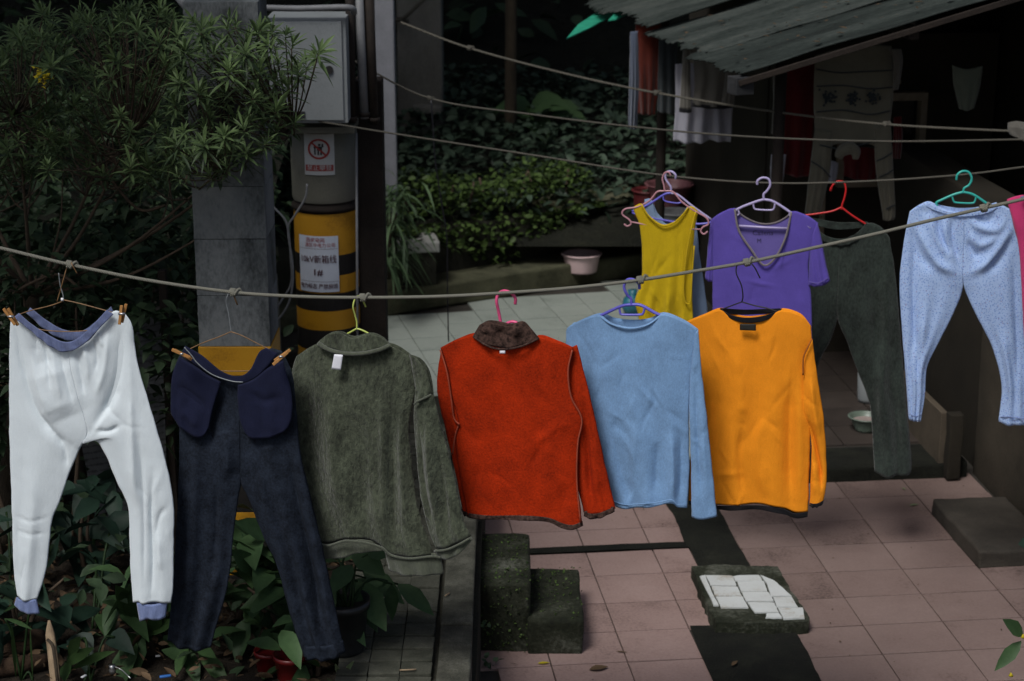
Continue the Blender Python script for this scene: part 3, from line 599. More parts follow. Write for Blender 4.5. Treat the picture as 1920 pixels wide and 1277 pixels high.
class Cloth:
    def __init__(s, name, label, cat, hook, Y, yaw=R(14), group=None):
        s.C = PY(hook[0], hook[1], Y); s.n = V(math.sin(yaw), -math.cos(yaw), 0) if True else None
        s.n = V(-math.sin(yaw), -math.cos(yaw), 0); s.Y = Y                     # right side comes nearer with positive yaw
        s.k = (Y * FPX / FPX) ; s.root = thing(name, label, cat, s.C - V(0, 0, .6), group)
    def W(s, x, y, off=0.0):
        u, b, c = ray(x, y); d = np.stack(np.broadcast_arrays(u, b, c), -1)
        n = np.array(s.n); C = np.array(s.C) - np.array((0, 0, CAMH)); t = C.dot(n) / (d @ n)
        return d * t[..., None] + np.array((0, 0, CAMH)) + np.asarray(off)[..., None] * n
    def panel(s, top, right, bottom, left, nu=40, nv=60, bulge=.03, side=1, off=0.0, folds=(), seed=1, vamp=.006, vfreq=3.0, namp=.0022, wob=.8, straight=False, pin=0.0, fR=0.0, fL=0.0, creases=0):
        f = (lambda p: np.array(p, float)) if straight else (lambda p: cr(p, 10) if len(p) > 2 else np.array(p, float))
        T, B = resample(f(top), nu), resample(f(bottom), nu); L, Rr = resample(f(left), nv), resample(f(right), nv)
        u = np.linspace(0, 1, nu)[None, :, None]; v = np.linspace(0, 1, nv)[:, None, None]
        c00, c10, c01, c11 = T[0], T[-1], B[0], B[-1]
        S = (1 - v) * T[None] + v * B[None] + (1 - u) * L[:, None] + u * Rr[:, None] - ((1 - u) * (1 - v) * c00 + u * (1 - v) * c10 + (1 - u) * v * c01 + u * v * c11)
        U, Vv = np.broadcast_arrays(u[..., 0], v[..., 0]); X, Yp = S[..., 0].copy(), S[..., 1].copy()
        e0 = np.clip(np.clip(4 * U * (1 - U), 0, 1) ** .7 * 1.15, 0, 1)
        kR = np.clip((fR - Vv) / (fR * .35), 0, 1) if fR else 0.0; kL = np.clip((fL - Vv) / (fL * .35), 0, 1) if fL else 0.0
        Ue = U * (1 - .5 * kR) if fR else (.5 * kL + U * (1 - .5 * kL) if fL else U)      # the two legs run into each other above the crotch
        e = np.clip(4 * Ue * (1 - Ue), 0, 1) ** .7 * .8; edge = np.clip(e * 1.4, 0, 1)
        o = .66 * off + side * .62 * bulge * e * (.35 + .65 * np.clip(Vv * 3 + pin, 0, 1))
        wv = np.sin(U * 2 * np.pi * vfreq + snoise(Vv * 2, U * 2, seed, 1.1) * 1.6 + seed) * vamp * np.clip(Vv * 1.3, 0, 1) ** 1.3
        o = o + e0 * wv + edge * namp * snoise(X / 22, Yp / 34, 50, 1.0)
        for q in folds: o = o + edge * seg_ridge(X, Yp, *q)
        if creases and side > 0:                           # small sharp creases left by wringing and pegging
            g = np.random.default_rng(seed + 900); x0_, x1_, y0_, y1_ = X.min(), X.max(), Yp.min(), Yp.max()
            for _ in range(creases):
                cx, cy = g.uniform(x0_, x1_), y0_ + (y1_ - y0_) * g.uniform(.12, .98); a_ = g.normal(1.4, .55); l_ = g.uniform(14, 46); sg = g.choice((-1, 1))
                dx_, dy_ = math.cos(a_) * l_, math.sin(a_) * l_
                o = o + e0 * seg_ridge(X, Yp, [(cx - dx_, cy - dy_), (cx + g.normal(0, 5), cy), (cx + dx_, cy + dy_)], g.uniform(3.2, 6), sg * g.uniform(.0012, .0036), .4)
        if wob:
            X += wob * snoise(X / 9, Yp / 9, 7, 1.0) * (1 - edge); Yp += wob * (1.3 * snoise(X / 26, Yp / 26, seed + 8, 1.0) + .4 * snoise(X / 8, Yp / 8, seed + 9, 1.0)) * np.clip((Vv - .9) * 10, 0, 1)
        return grid(s.W(X, Yp, o))
    def add(s, name, vf, m, parent=None, solid=0.0):
        o = mk(name, vf, m, parent or s.root)
        if solid:
            md = o.modifiers.new('s', 'SOLIDIFY'); md.thickness = solid; md.offset = 0
        return o
    def both(s, name, m, top, right, bottom, left, far_top=None, far_bottom=None, nu=40, nv=60, bulge=.03, off=0.0, solid=.0022, parent=None, **k):
        a = s.panel(top, right, bottom, left, nu, nv, bulge, 1, off, **k)
        k2 = {q: w_ for q, w_ in k.items() if q not in ('folds', 'creases')}
        b = s.panel(far_top or top, right, far_bottom or bottom, left, max(10, nu // 2), max(12, nv // 2), bulge, -1, off, **k2)
        return s.add(name, join((a[0], a[1].tolist()), (b[0], b[1][:, ::-1].tolist())), m, parent, solid)
    def line(s, name, pts, r, m, off=.0, parent=None, smooth=6, seg=7, flat=1.0):
        pp = cr([(p[0], p[1], p[2] if len(p) > 2 else off) for p in pts], smooth) if smooth and len(pts) > 2 else np.array([(p[0], p[1], p[2] if len(p) > 2 else off) for p in pts], float)
        P = s.W(pp[:, 0], pp[:, 1], pp[:, 2] * (1.0 if isinstance(s, Hanger) else .66)); return s.add(name, tube(P, r, seg, 0, True, flat), m, parent)
class Hanger(Cloth):
    pass
def hanger(name, label, hook, Y, yaw, parts, group='clothes hangers'):
    h = Hanger(name, label, 'hanger', hook, Y, yaw, group); h.root.location = h.C; ORG[h.root.name] = h.C
    for nm, pts, r, m, kw in parts: h.line(nm, pts, r, M[m], **kw)
    return h
def pin(x, y, Y, ang, label, yaw=0.0, L=.062):
    p = PY(x, y, Y); t = thing('clothespin', label, 'clothespin', p, 'wooden clothespins')
    for s_, nm in ((-1, 'jaw'), (1, 'jaw')):
        c = p + V(s_ * .0045 * math.cos(ang), s_ * .006 - .006, s_ * .0045 * math.sin(ang))
        mk(nm, box(c, (.009, .0085, L), 0, .0015, 0, 0, Matrix.Rotation(yaw, 4, 'Z') @ Matrix.Rotation(ang, 4, 'Y') @ Matrix.Rotation(s_ * .05, 4, 'Y')), M['wood_pin'], t, False)
    mk('spring', tube([p + V(-.011 * math.cos(ang), -.014, .003), p + V(.011 * math.cos(ang), -.014, .003)], .0042, 10), M['steel'], t)
    return t

# fabrics
F = {}
F['white'] = fabric('white_knit', (.69, .765, .80), .04, 9, 300, .3, .002, wrinkle=.35)
F['denimrib'] = fabric('blue_rib', (.12, .15, .28), .25, 40, 200, .5, stretch=(3, 3, .5)); F['denimrib2'] = fabric('blue_cuff', (.17, .22, .4), .2, 40, 200, .5, stretch=(3, 3, .5))
F['navy'] = fabric('charcoal_cloth', (.0135, .0185, .029), .7, 22, 140, .4, sheen=.0); F['pocket'] = fabric('navy_pocket', (.010, .0125, .034), .25, 20, 300, .25, sheen=.02)
F['plush'] = fabric('green_plush', (.057, .067, .044), .7, 16, 85, 1.0, .008, sheen=.2, stretch=(1, 1, .55), wrinkle=.6); F['plush2'] = fabric('green_rib', (.075, .085, .06), .3, 25, 160, .8, stretch=(2.5, 2.5, .5))
F['red'] = fabric('red_fleece', (.35, .022, .0015), .4, 9, 150, .7, .003, sheen=.0, wrinkle=.3); F['redseam'] = plain('red_seam', (.3, .05, .02), .8, .2)
F['paisley'] = fabric('brown_paisley', (.065, .038, .03), .6, 70, 95, .6, sheen=0, lo=(.002, .0015, .0015))
F['blue'] = fabric('blue_jersey', (.185, .325, .54), .2, 12, 190, .35, .002, sheen=.15, stretch=(1.2, 1.2, .8), wrinkle=.55)
F['orange'] = fabric('orange_jersey', (.86, .285, .014), .08, 8, 240, .3, .002, sheen=.0, wrinkle=.5); F['black'] = fabric('black_rib', (.008, .008, .01), .3, 30, 200, .4, sheen=.1)
F['yellow'] = fabric('yellow_knit', (.52, .36, .008), .14, 10, 260, .35, sheen=.05, stretch=(2.5, 2.5, .6)); F['purple'] = fabric('purple_jersey', (.105, .075, .37), .14, 10, 240, .3, sheen=.1, wrinkle=.25)
F['purple_in'] = fabric('purple_inside', (.14, .11, .36), .12, 10, 240, .3, sheen=.1, wrinkle=.2)
F['taupe'] = fabric('taupe_binding', (.17, .145, .15), .15, 30, 240, .3); F['greyblue'] = fabric('grey_blue_knit', (.2, .28, .42), .14, 10, 240, .3, sheen=.1)
F['dkgreen'] = fabric('dark_green_velour', (.026, .036, .03), .7, 14, 130, .8, .004, sheen=.25, stretch=(1, 1, .5)); F['pink'] = fabric('pink_cloth', (.6, .045, .17), .1, 10, 240)
F['label'] = plain('white_label', (.75, .76, .82), .6, .06, bmp=0); F['dklabel'] = plain('dark_label', (.012, .012, .008), .7, .3, 80)
F['print'] = plain('faded_print', (.02, .016, .06), .8, bmp=0)
def floral():
    m = fabric('speckled_blue', (.40, .55, .84), .07, 9, 200, .25, sheen=.1, wrinkle=.3); n = m.node_tree; b = n.nodes["Principled BSDF"]
    src = b.inputs['Base Color'].links[0].from_socket; co = coords(n); cur = src
    for sc_, th, col, sd_ in ((150, .27, (.10, .2, .58), 0), (95, .17, (.2, .27, .6), 3), (70, .12, (.25, .1, .28), 7)):
        vo = N(n, "ShaderNodeTexVoronoi", Scale=float(sc_)); ad = N(n, "ShaderNodeVectorMath"); ad.inputs[1].default_value = (sd_, sd_, sd_)
        n.links.new(co.outputs[0], ad.inputs[0]); n.links.new(ad.outputs[0], vo.inputs[0])
        lt = N(n, "ShaderNodeMath"); lt.operation = 'LESS_THAN'; n.links.new(vo.outputs['Distance'], lt.inputs[0]); lt.inputs[1].default_value = th
        mx = N(n, "ShaderNodeMix", data_type='RGBA'); n.links.new(lt.outputs[0], mx.inputs[0]); n.links.new(cur, mx.inputs[6]); mx.inputs[7].default_value = (*col, 1); cur = mx.outputs[2]
    n.links.new(cur, b.inputs['Base Color']); return m
F['floral'] = floral()

RY = 5.8                                                   # the near rope hangs here
# ------------------------------------------------------------------ ropes
def rope(label, pts, Y0, Y1, r, m, knots=(), ext=1):
    P = cr([(x, y, Y0 + (Y1 - Y0) * x / 1920) for x, y in pts], 14)
    W_ = [PY(x, y, Y) for x, y, Y in P]
    t = thing('clothesline', label, 'rope', W_[len(W_) // 2], 'clotheslines')
    mk('cord', tube(W_, r, 10), M[m], t)
    for kx in knots:
        i = int(np.argmin(np.abs(P[:, 0] - kx))); c = W_[i]; d = (W_[min(i + 1, len(W_) - 1)] - W_[max(i - 1, 0)]).normalized()
        up = V(0, 0, 1); nn = d.cross(up).normalized(); up = nn.cross(d)
        pts_ = [c + d * (.016 * (k / 18 - .5)) + (nn * math.cos(k * 1.05) + up * math.sin(k * 1.05)) * r * 1.75 for k in range(19)]
        pts_ += [c + d * .018 + up * r * 2.2 + nn * -.004, c + d * .028 - up * .004 - nn * .008]
        mk('knot', tube(pts_, r * .85, 7, 3), M[m], t)
    return t
rope('taut pale rope in front carrying the long row of sweaters', [(-320, 400), (-150, 432), (0, 465), (130, 496), (280, 526), (437, 548), (560, 556), (680, 558), (820, 556), (950, 549), (1080, 539), (1200, 525), (1300, 509), (1400, 492), (1520, 466), (1640, 439), (1750, 412), (1850, 389), (1920, 373), (2100, 330)], RY, RY, .0054, 'rope', (133, 437, 682, 1203, 1398, 1845))
rope('thin line carrying the yellow top and purple shirt', [(436, 207), (560, 222), (760, 254), (1000, 291), (1240, 328), (1440, 343), (1620, 340), (1800, 328), (1920, 313), (2080, 292)], 8.9, 7.4, .0042, 'rope_old')
rope('thin bare line above the yellow top, dropping from the cabinet', [(590, 82), (660, 112), (805, 184), (1000, 215), (1200, 239), (1400, 256), (1650, 265), (1890, 262), (2050, 258)], 9.0, 8.6, .0046, 'rope_old', (807,))
rope('uppermost bare line running from the bank pillar to the roof', [(752, 42), (880, 90), (1060, 138), (1230, 174), (1450, 209), (1660, 233), (1900, 246), (2040, 250)], 11.5, 9.0, .006, 'rope_old', (880, 1230, 1662))
tag(mk('cord_end', tube([PY(756, 36, 14.8), PY(775, 18, 14.8), PY(810, -15, 14.8)], .014, 8), M['rope_old']), 'short rope rising from the bank pillar to the top edge', 'rope')
tag(mk('hanging_string', tube([PY(x, y, 9.6) for x, y in ((808, 186), (812, 240), (816, 300), (828, 380), (838, 447), (839, 541), (841, 640))], .0035, 6, 4), M['wire_black']), 'thin dark string hanging from a knot down to the grey paving', 'string')

# ------------------------------------------------------------------ 1 white long johns
w1 = Cloth('long_johns', 'white long johns with blue waistband, hung leftmost on the near rope', 'trousers', (128, 590), RY, R(8))
seamC = [(128, 655), (138, 700), (150, 745), (162, 785), (166, 812), (156, 830)]
fl = [([(92, 670), (108, 730), (130, 785)], 40, .016), ([(28, 600), (44, 690), (68, 765), (104, 812), (136, 834)], 7, -.016), ([(58, 650), (74, 715), (100, 780)], 9, .008), ([(80, 632), (92, 680), (100, 730)], 4, -.007), ([(98, 645), (110, 700), (122, 750)], 5, .006), ([(112, 655), (124, 700), (142, 760)], 4, -.007), ([(64, 622), (72, 665)], 4, -.006), ([(22, 965), (60, 974), (96, 968)], 2.5, -.003), ([(24, 992), (60, 999), (92, 998)], 2.5, -.003), ([(104, 812), (122, 840), (126, 880)], 5, -.010), ([(60, 860), (66, 960), (54, 1090)], 12, .004)]
fr = [([(228, 605), (224, 690), (204, 755), (172, 806)], 9, -.017), ([(242, 640), (248, 740), (252, 850), (258, 960)], 7, .010), ([(205, 618), (198, 690), (180, 745)], 6, .007), ([(142, 652), (152, 700), (160, 742)], 4, -.007), ([(156, 645), (166, 682), (168, 715)], 4, .006), ([(172, 632), (182, 668), (180, 700)], 4, -.007), ([(184, 622), (196, 650)], 4, .005), ([(180, 806), (205, 806), (228, 796)], 4, -.008), ([(186, 826), (210, 880), (236, 935)], 5, .008), ([(262, 820), (270, 930), (272, 1100)], 5, -.006), ([(288, 880), (284, 960), (287, 1060), (285, 1120)], 5, -.010), ([(318, 945), (300, 968), (292, 1010)], 5, -.006), ([(300, 1000), (304, 1070)], 7, .005)]
w1.both('leg', F['white'], [(30, 592), (60, 612), (95, 642), (128, 655)], seamC + [(146, 848), (128, 892), (112, 940), (98, 972), (93, 1010), (88, 1055), (80, 1092), (69, 1123)], [(32, 1116), (48, 1124), (69, 1123)], [(30, 592), (20, 606), (18, 690), (18, 800), (21, 900), (24, 1000), (26, 1062), (32, 1116)], nu=56, nv=130, creases=14, bulge=.024, folds=fl + fr, fR=.40, seed=2, vfreq=1.6, vamp=.003, namp=.0022)
w1.both('leg', F['white'], [(128, 655), (165, 640), (195, 605), (214, 583), (236, 590)], [(236, 590), (248, 612), (258, 680), (283, 768), (310, 862), (325, 945), (325, 1030), (324, 1100), (320, 1130)], [(250, 1130), (262, 1126), (270, 1130), (290, 1127), (320, 1130)], seamC + [(180, 826), (200, 856), (220, 905), (240, 948), (243, 1000), (245, 1060), (250, 1130)], nu=56, nv=130, creases=14, bulge=.024, folds=fl + fr, fL=.40, seed=5, vfreq=1.7, vamp=.003, namp=.0022)
wb = w1.add('waistband', join(*[(a, b.tolist()) for a, b in (w1.panel([(40, 584), (62, 602), (100, 626), (126, 637), (150, 631), (178, 606), (204, 578)], [(204, 578), (217, 586)], [(30, 592), (60, 614), (96, 643), (126, 656), (160, 643), (195, 608), (217, 586)], [(40, 584), (30, 592)], 50, 8, .01, 1, .03, vamp=.003, vfreq=9, wob=.3, pin=1), w1.panel([(50, 582), (80, 605), (112, 623), (148, 625), (180, 602), (204, 578)], [(204, 578), (208, 586)], [(44, 592), (75, 620), (108, 640), (148, 642), (184, 616), (208, 586)], [(52, 580), (45, 590)], 40, 8, .01, -1, -.03, vamp=.003, vfreq=7, wob=.3, pin=1))]), F['denimrib'], None, .003)
w1.both('cuff', F['denimrib2'], [(31, 1120), (50, 1125), (68, 1122)], [(68, 1122), (74, 1150)], [(27, 1134), (40, 1143), (54, 1149), (74, 1150)], [(31, 1120), (27, 1134)], nu=24, nv=8, bulge=.02, seed=3, vamp=.0015, vfreq=3, wob=.2, pin=1)
w1.both('cuff', F['denimrib2'], [(256, 1128), (285, 1131), (314, 1127)], [(314, 1127), (310, 1157)], [(262, 1165), (278, 1158), (296, 1161), (310, 1157)], [(256, 1128), (262, 1165)], nu=24, nv=8, bulge=.022, seed=4, vamp=.0015, vfreq=3, wob=.2, pin=1)
hanger('wire_hanger', 'brown wire hanger with white bead holding the white long johns', (133, 495), RY, R(8), [
    ('hook', [(146, 512, .006), (139, 497, .012), (132, 490, .0), (125, 497, -.01), (120, 520), (113, 545), (107, 565)], .0017, 'wire_brown', {}),
    ('hook', [(110, 512), (113, 535), (118, 552), (119, 562)], .0017, 'wire_grey', {}), ('bead', [(117, 559), (117, 564)], .005, 'white_bead', dict(smooth=0)),
    ('arm', [(117, 565), (95, 573), (55, 583), (30, 592)], .0018, 'wire_brown', {}), ('arm', [(117, 562), (145, 568), (190, 580), (225, 590)], .0018, 'wire_brown', {}), ('bar', [(30, 592), (60, 612), (90, 620), (150, 621), (200, 612), (225, 590)], .0018, 'wire_brown', {})])
pin(22, 593, RY - .05, -.5, 'clothespin at the left end of the white waistband, farthest left'); pin(230, 588, RY - .07, .22, 'clothespin at the right end of the white waistband')

# ------------------------------------------------------------------ 2 navy trousers with turned-out pockets
w2 = Cloth('navy_trousers', 'dark navy trousers inside out with two pocket bags showing', 'trousers', (436, 660), RY + .02, R(9))
sC = [(456, 712), (452, 760), (452, 820), (453, 870), (452, 905)]
w2.both('leg', F['navy'], [(345, 652), (372, 668), (400, 690), (432, 706), (456, 712)], sC + [(447, 935), (438, 1000), (432, 1060), (424, 1110), (408, 1165), (395, 1214)], [(314, 1200), (345, 1213), (372, 1216), (395, 1214)], [(345, 652), (328, 690), (326, 760), (336, 805), (335, 900), (330, 1000), (324, 1100), (314, 1200)], nu=50, nv=110, creases=20, bulge=.032, folds=[([(420, 740), (398, 780), (400, 840)], 9, -.014), ([(425, 800), (432, 850), (430, 900)], 12, .014), ([(370, 820), (372, 950), (360, 1150)], 14, .012), ([(408, 900), (405, 1020), (398, 1100)], 9, -.014)], seed=11, fR=.34, vamp=.01, vfreq=2.2)
w2.both('leg', F['navy'], [(456, 712), (476, 704), (490, 682), (503, 655), (528, 658)], [(528, 658), (548, 700), (556, 770), (563, 850), (582, 930), (601, 1010), (616, 1080), (631, 1150), (646, 1221)], [(572, 1234), (592, 1230), (620, 1230), (646, 1221)], sC + [(462, 925), (474, 955), (496, 1010), (520, 1062), (541, 1140), (556, 1190), (572, 1234)], nu=50, nv=110, creases=20, bulge=.032, folds=[([(478, 830), (500, 930), (535, 1040), (556, 1120)], 12, .016), ([(540, 820), (556, 930), (590, 1100), (600, 1200)], 7, -.018), ([(556, 800), (575, 920), (605, 1060), (625, 1190)], 6, .012)], seed=13, fL=.34, vamp=.012, vfreq=2.4)
w2.add('waistband', join(*[(a, b.tolist()) for a, b in (w2.panel([(352, 644), (385, 662), (420, 690), (452, 700), (474, 688), (490, 656), (504, 648)], [(504, 648), (526, 658)], [(345, 660), (375, 680), (410, 702), (452, 716), (482, 708), (508, 686), (526, 664)], [(352, 644), (345, 660)], 40, 8, .01, 1, .04, seed=4, pin=1, vamp=.002),)]), F['pocket'], None, .004)
w2.both('pocket_bag', F['pocket'], [(343, 664), (370, 680), (396, 698), (420, 710)], [(420, 710), (404, 765), (398, 795)], [(327, 770), (345, 795), (372, 812), (386, 812), (398, 795)], [(343, 664), (330, 694), (326, 740), (327, 770)], nu=26, nv=26, bulge=.007, off=.05, seed=15, vamp=.002, folds=[([(335, 715), (370, 740), (395, 760)], 8, -.008), ([(345, 760), (380, 795)], 8, .006)], pin=1)
w2.both('pocket_bag', F['pocket'], [(452, 716), (480, 706), (508, 684), (536, 670)], [(536, 670), (552, 730), (553, 772), (545, 796)], [(466, 806), (478, 815), (510, 814), (532, 806), (545, 796)], [(452, 716), (452, 745), (456, 780), (466, 806)], nu=26, nv=26, bulge=.007, off=.052, seed=16, vamp=.002, folds=[([(470, 725), (500, 745), (540, 735)], 7, -.006)], pin=1)
w2.line('edge_binding', [(352, 646, .05), (365, 660, .052), (378, 676, .054), (405, 696, .056), (440, 708, .056), (462, 710, .056)], .0018, M['wire_grey'])
w2.both('hem', F['navy'], [(568, 1212), (592, 1206), (618, 1205), (642, 1200)], [(642, 1200), (648, 1222)], [(573, 1237), (594, 1233), (622, 1233), (648, 1222)], [(568, 1212), (573, 1237)], nu=22, nv=6, bulge=.046, seed=18, pin=1)
hanger('wire_hanger', 'thin grey wire hanger holding the navy trousers', (437, 547), RY + .02, R(9), [
    ('hook', [(446, 568, .008), (441, 553, .013), (436, 543, .004), (428, 549, -.008), (424, 565), (428, 585), (431, 605), (433, 622)], .0016, 'wire_grey', {}), ('tip', [(441, 553, .014), (447, 570, .01)], .0026, 'wire_brown', dict(smooth=0)),
    ('arm', [(433, 622), (410, 632), (378, 644), (345, 660)], .0018, 'wire_brown', {}), ('arm', [(433, 622), (455, 630), (490, 648), (526, 664)], .0018, 'wire_brown', {}), ('bar', [(345, 660), (380, 690), (440, 696), (500, 690), (526, 664)], .0016, 'wire_brown', {})])
pin(342, 663, RY - .05, R(-62), 'clothespin at the left end of the navy waistband'); pin(528, 668, RY - .08, R(52), 'clothespin at the right end of the navy waistband')

# ------------------------------------------------------------------ 3 green plush sweater
w3 = Cloth('plush_sweater', 'olive green plush sweater inside out with small white tag', 'sweater', (672, 620), RY + .03, R(16))
w3.both('body', F['plush'], [(556, 668), (580, 652), (612, 640), (650, 645), (690, 650), (730, 645), (765, 664), (790, 690)], [(790, 690), (782, 730), (768, 790), (772, 860), (784, 950), (812, 1038)], [(592, 1012), (620, 1014), (655, 1004), (690, 1006), (720, 1016), (740, 1036), (775, 1040), (812, 1038)], [(556, 668), (548, 700), (546, 760), (556, 850), (575, 930), (592, 1012)], nu=60, nv=80, bulge=.05, folds=[([(722, 740), (723, 880), (725, 1030)], 6, .012), ([(736, 760), (738, 900), (740, 1020)], 8, -.016), ([(765, 720), (756, 800), (762, 930), (770, 1030)], 7, .014), ([(752, 720), (745, 850), (750, 1000)], 6, -.010), ([(640, 700), (630, 850), (640, 990)], 22, .012), ([(680, 760), (690, 900), (684, 1000)], 18, -.010), ([(590, 700), (580, 800), (600, 960)], 14, -.010)], pin=.6, seed=21, vamp=.006, vfreq=3.2, namp=.003)
w3.both('sleeve', F['plush'], [(786, 700), (792, 730), (803, 738), (814, 733)], [(814, 733), (828, 790), (846, 855), (862, 930), (872, 975), (886, 1002)], [(820, 1026), (845, 1020), (866, 1010), (886, 1002)], [(786, 700), (779, 770), (784, 850), (792, 930), (806, 990), (820, 1026)], nu=30, nv=60, bulge=.035, off=.02, folds=[([(806, 770), (812, 880), (826, 980)], 8, .014), ([(793, 800), (800, 900), (822, 1000)], 6, -.014), ([(826, 830), (838, 920), (845, 990)], 7, -.012)], seed=23, vamp=.006, vfreq=2)
w3.both('sleeve', F['plush'], [(770, 662), (790, 672), (805, 695), (815, 735)], [(815, 735), (814, 733)], [(782, 728), (790, 748), (800, 744), (814, 734)], [(770, 662), (776, 690), (782, 728)], nu=16, nv=20, bulge=.03, off=.022, seed=24, vamp=.002, pin=1)
cl3 = w3.both('collar', F['plush'], [(607, 633), (625, 620), (645, 618), (668, 627), (700, 620), (722, 627), (737, 640)], [(737, 640), (736, 646)], [(604, 637), (630, 648), (668, 656), (705, 652), (736, 646)], [(607, 633), (604, 637)], nu=40, nv=10, bulge=.02, off=.045, seed=25, vamp=.002, pin=1)
w3.line('collar_roll', [(604, 638, .05), (625, 648, .066), (655, 655, .072), (690, 655, .072), (720, 649, .066), (738, 642, .05)], .007, F['plush2'])
w3.both('hem_band', F['plush2'], [(592, 1014), (620, 1016), (655, 1006), (690, 1008), (722, 1018)], [(722, 1018), (722, 1032)], [(600, 1044), (640, 1042), (680, 1032), (722, 1032)], [(592, 1014), (600, 1044)], nu=36, nv=10, bulge=.05, seed=26, vamp=.004, pin=1)
w3.both('hem_band', F['plush2'], [(724, 1030), (745, 1040), (775, 1040), (812, 1036), (830, 1040)], [(830, 1040), (834, 1072)], [(733, 1066), (765, 1073), (800, 1074), (834, 1072)], [(724, 1030), (733, 1066)], nu=30, nv=10, bulge=.03, off=.02, seed=27, vamp=.004, pin=1)
w3.both('cuff', F['plush2'], [(818, 1028), (845, 1021), (868, 1011), (886, 1003)], [(886, 1003), (889, 1008)], [(826, 1042), (850, 1040), (872, 1026), (889, 1008)], [(818, 1028), (826, 1042)], nu=24, nv=8, bulge=.034, off=.024, seed=28, vamp=.004, pin=1)
w3.line('seam', [(594, 1013, .05), (625, 1014, .066), (655, 1004, .078), (690, 1006, .078), (722, 1018, .06), (740, 1034, .05), (775, 1040, .052), (815, 1036, .05), (830, 1041, .034)], .0042, F['plush2'])
w3.line('seam', [(783, 752, .05), (790, 746, .055), (803, 740, .058), (815, 734, .052)], .0035, F['plush2'])
w3.line('seam', [(820, 1027, .045), (845, 1022, .06), (868, 1012, .06), (886, 1003, .045)], .004, F['plush2'])
w3.both('tag', F['label'], [(639, 655), (655, 656)], [(655, 656), (651, 684)], [(634, 682), (651, 684)], [(639, 655), (634, 682)], nu=6, nv=8, bulge=.002, off=.088, seed=29, vamp=.0, namp=.001, wob=0)
hanger('plastic_hanger', 'thin lime green hanger carrying the plush sweater', (682, 558), RY + .03, R(16), [
    ('hook', [(688, 574, .01), (683, 561, .014), (675, 555, .004), (665, 560, -.008), (662, 575), (666, 592), (669, 604), (669, 617)], .0028, 'pl_lime', {}),
    ('arm', [(669, 616), (655, 624), (620, 642), (575, 668)], .003, 'pl_lime', {}), ('arm', [(669, 616), (685, 622), (725, 646), (775, 680)], .003, 'pl_lime', {})])

# ------------------------------------------------------------------ 4 red sweater
w4 = Cloth('red_sweater', 'rust red fleece sweater with dark patterned collar and trim', 'sweater', (950, 625), RY + .03, R(16))
w4.both('sleeve', F['red'], [(824, 660), (840, 680), (860, 730), (870, 782)], [(870, 782), (880, 800), (880, 850), (886, 905), (896, 962)], [(866, 962), (880, 966), (896, 966)], [(824, 660), (817, 730), (833, 806), (850, 880), (866, 962)], nu=22, nv=50, bulge=.028, off=-.02, folds=[([(846, 800), (850, 850), (862, 910)], 5, -.012)], seed=31, vamp=.004)
w4.both('body', F['red'], [(826, 652), (858, 636), (893, 626), (925, 642), (955, 646), (990, 640), (1012, 630), (1045, 640), (1076, 652)], [(1076, 652), (1068, 690), (1073, 740), (1091, 783), (1085, 830), (1083, 900), (1092, 985)], [(880, 968), (920, 969), (980, 968), (1030, 973), (1055, 984), (1075, 989), (1092, 985)], [(826, 652), (840, 695), (848, 748), (860, 792), (858, 850), (866, 910), (880, 968)], nu=76, nv=100, creases=14, bulge=.04, folds=[([(894, 860), (893, 920), (893, 968)], 9, -.010), ([(1035, 800), (1030, 900), (1030, 965)], 16, .008), ([(1060, 900), (1058, 975)], 10, -.008), ([(1080, 790), (1050, 800), (1000, 830)], 10, .006), ([(870, 800), (900, 830)], 9, -.005)], pin=.6, seed=33, vamp=.005, vfreq=2.2, namp=.003)
w4.both('sleeve', F['red'], [(1074, 654), (1079, 650)], [(1079, 650), (1089, 690), (1102, 742), (1120, 820), (1135, 890), (1151, 958)], [(1096, 965), (1120, 967), (1151, 958)], [(1066, 656), (1055, 720), (1072, 790), (1076, 850), (1080, 910), (1092, 965)], nu=24, nv=60, bulge=.022, off=-.03, folds=[([(1090, 740), (1100, 830), (1106, 940)], 6, -.012), ([(1112, 820), (1124, 930)], 8, .008)], seed=34, vamp=.004)
c4 = w4.both('collar', F['paisley'], [(903, 606), (918, 599), (935, 601), (960, 606), (982, 601), (998, 612)], [(998, 612), (1006, 622), (1014, 631)], [(891, 627), (920, 640), (950, 646), (985, 641), (1014, 631)], [(903, 606), (897, 616), (891, 627)], nu=40, nv=18, bulge=.03, off=.032, seed=35, vamp=.004, namp=.006, pin=1, folds=[([(918, 606), (912, 620)], 8, .01), ([(968, 606), (982, 622)], 10, .012), ([(940, 612), (950, 630)], 10, -.008)])
w4.line('collar_seam', [(891, 628, .03), (920, 641, .064), (950, 647, .074), (985, 642, .066), (1014, 631, .03)], .0035, F['paisley'])
w4.both('hem_trim', F['paisley'], [(876, 961), (920, 963), (980, 961), (1030, 966), (1058, 978), (1076, 982), (1092, 977)], [(1092, 977), (1093, 986)], [(876, 969), (920, 971), (980, 970), (1030, 975), (1055, 986), (1075, 991), (1093, 986)], [(876, 961), (876, 969)], nu=40, nv=6, bulge=.052, seed=33, vamp=.004, vfreq=2.2, pin=1)
w4.both('cuff_trim', F['paisley'], [(1095, 960), (1120, 960), (1150, 951)], [(1150, 951), (1152, 960)], [(1095, 969), (1120, 970), (1152, 960)], [(1095, 960), (1095, 969)], nu=20, nv=5, bulge=.034, off=-.006, seed=34, pin=1)
w4.both('cuff_trim', F['paisley'], [(863, 957), (875, 960), (888, 962)], [(888, 962), (888, 970)], [(866, 966), (876, 969), (888, 970)], [(863, 957), (866, 966)], nu=10, nv=5, bulge=.03, off=-.02, seed=34, pin=1)
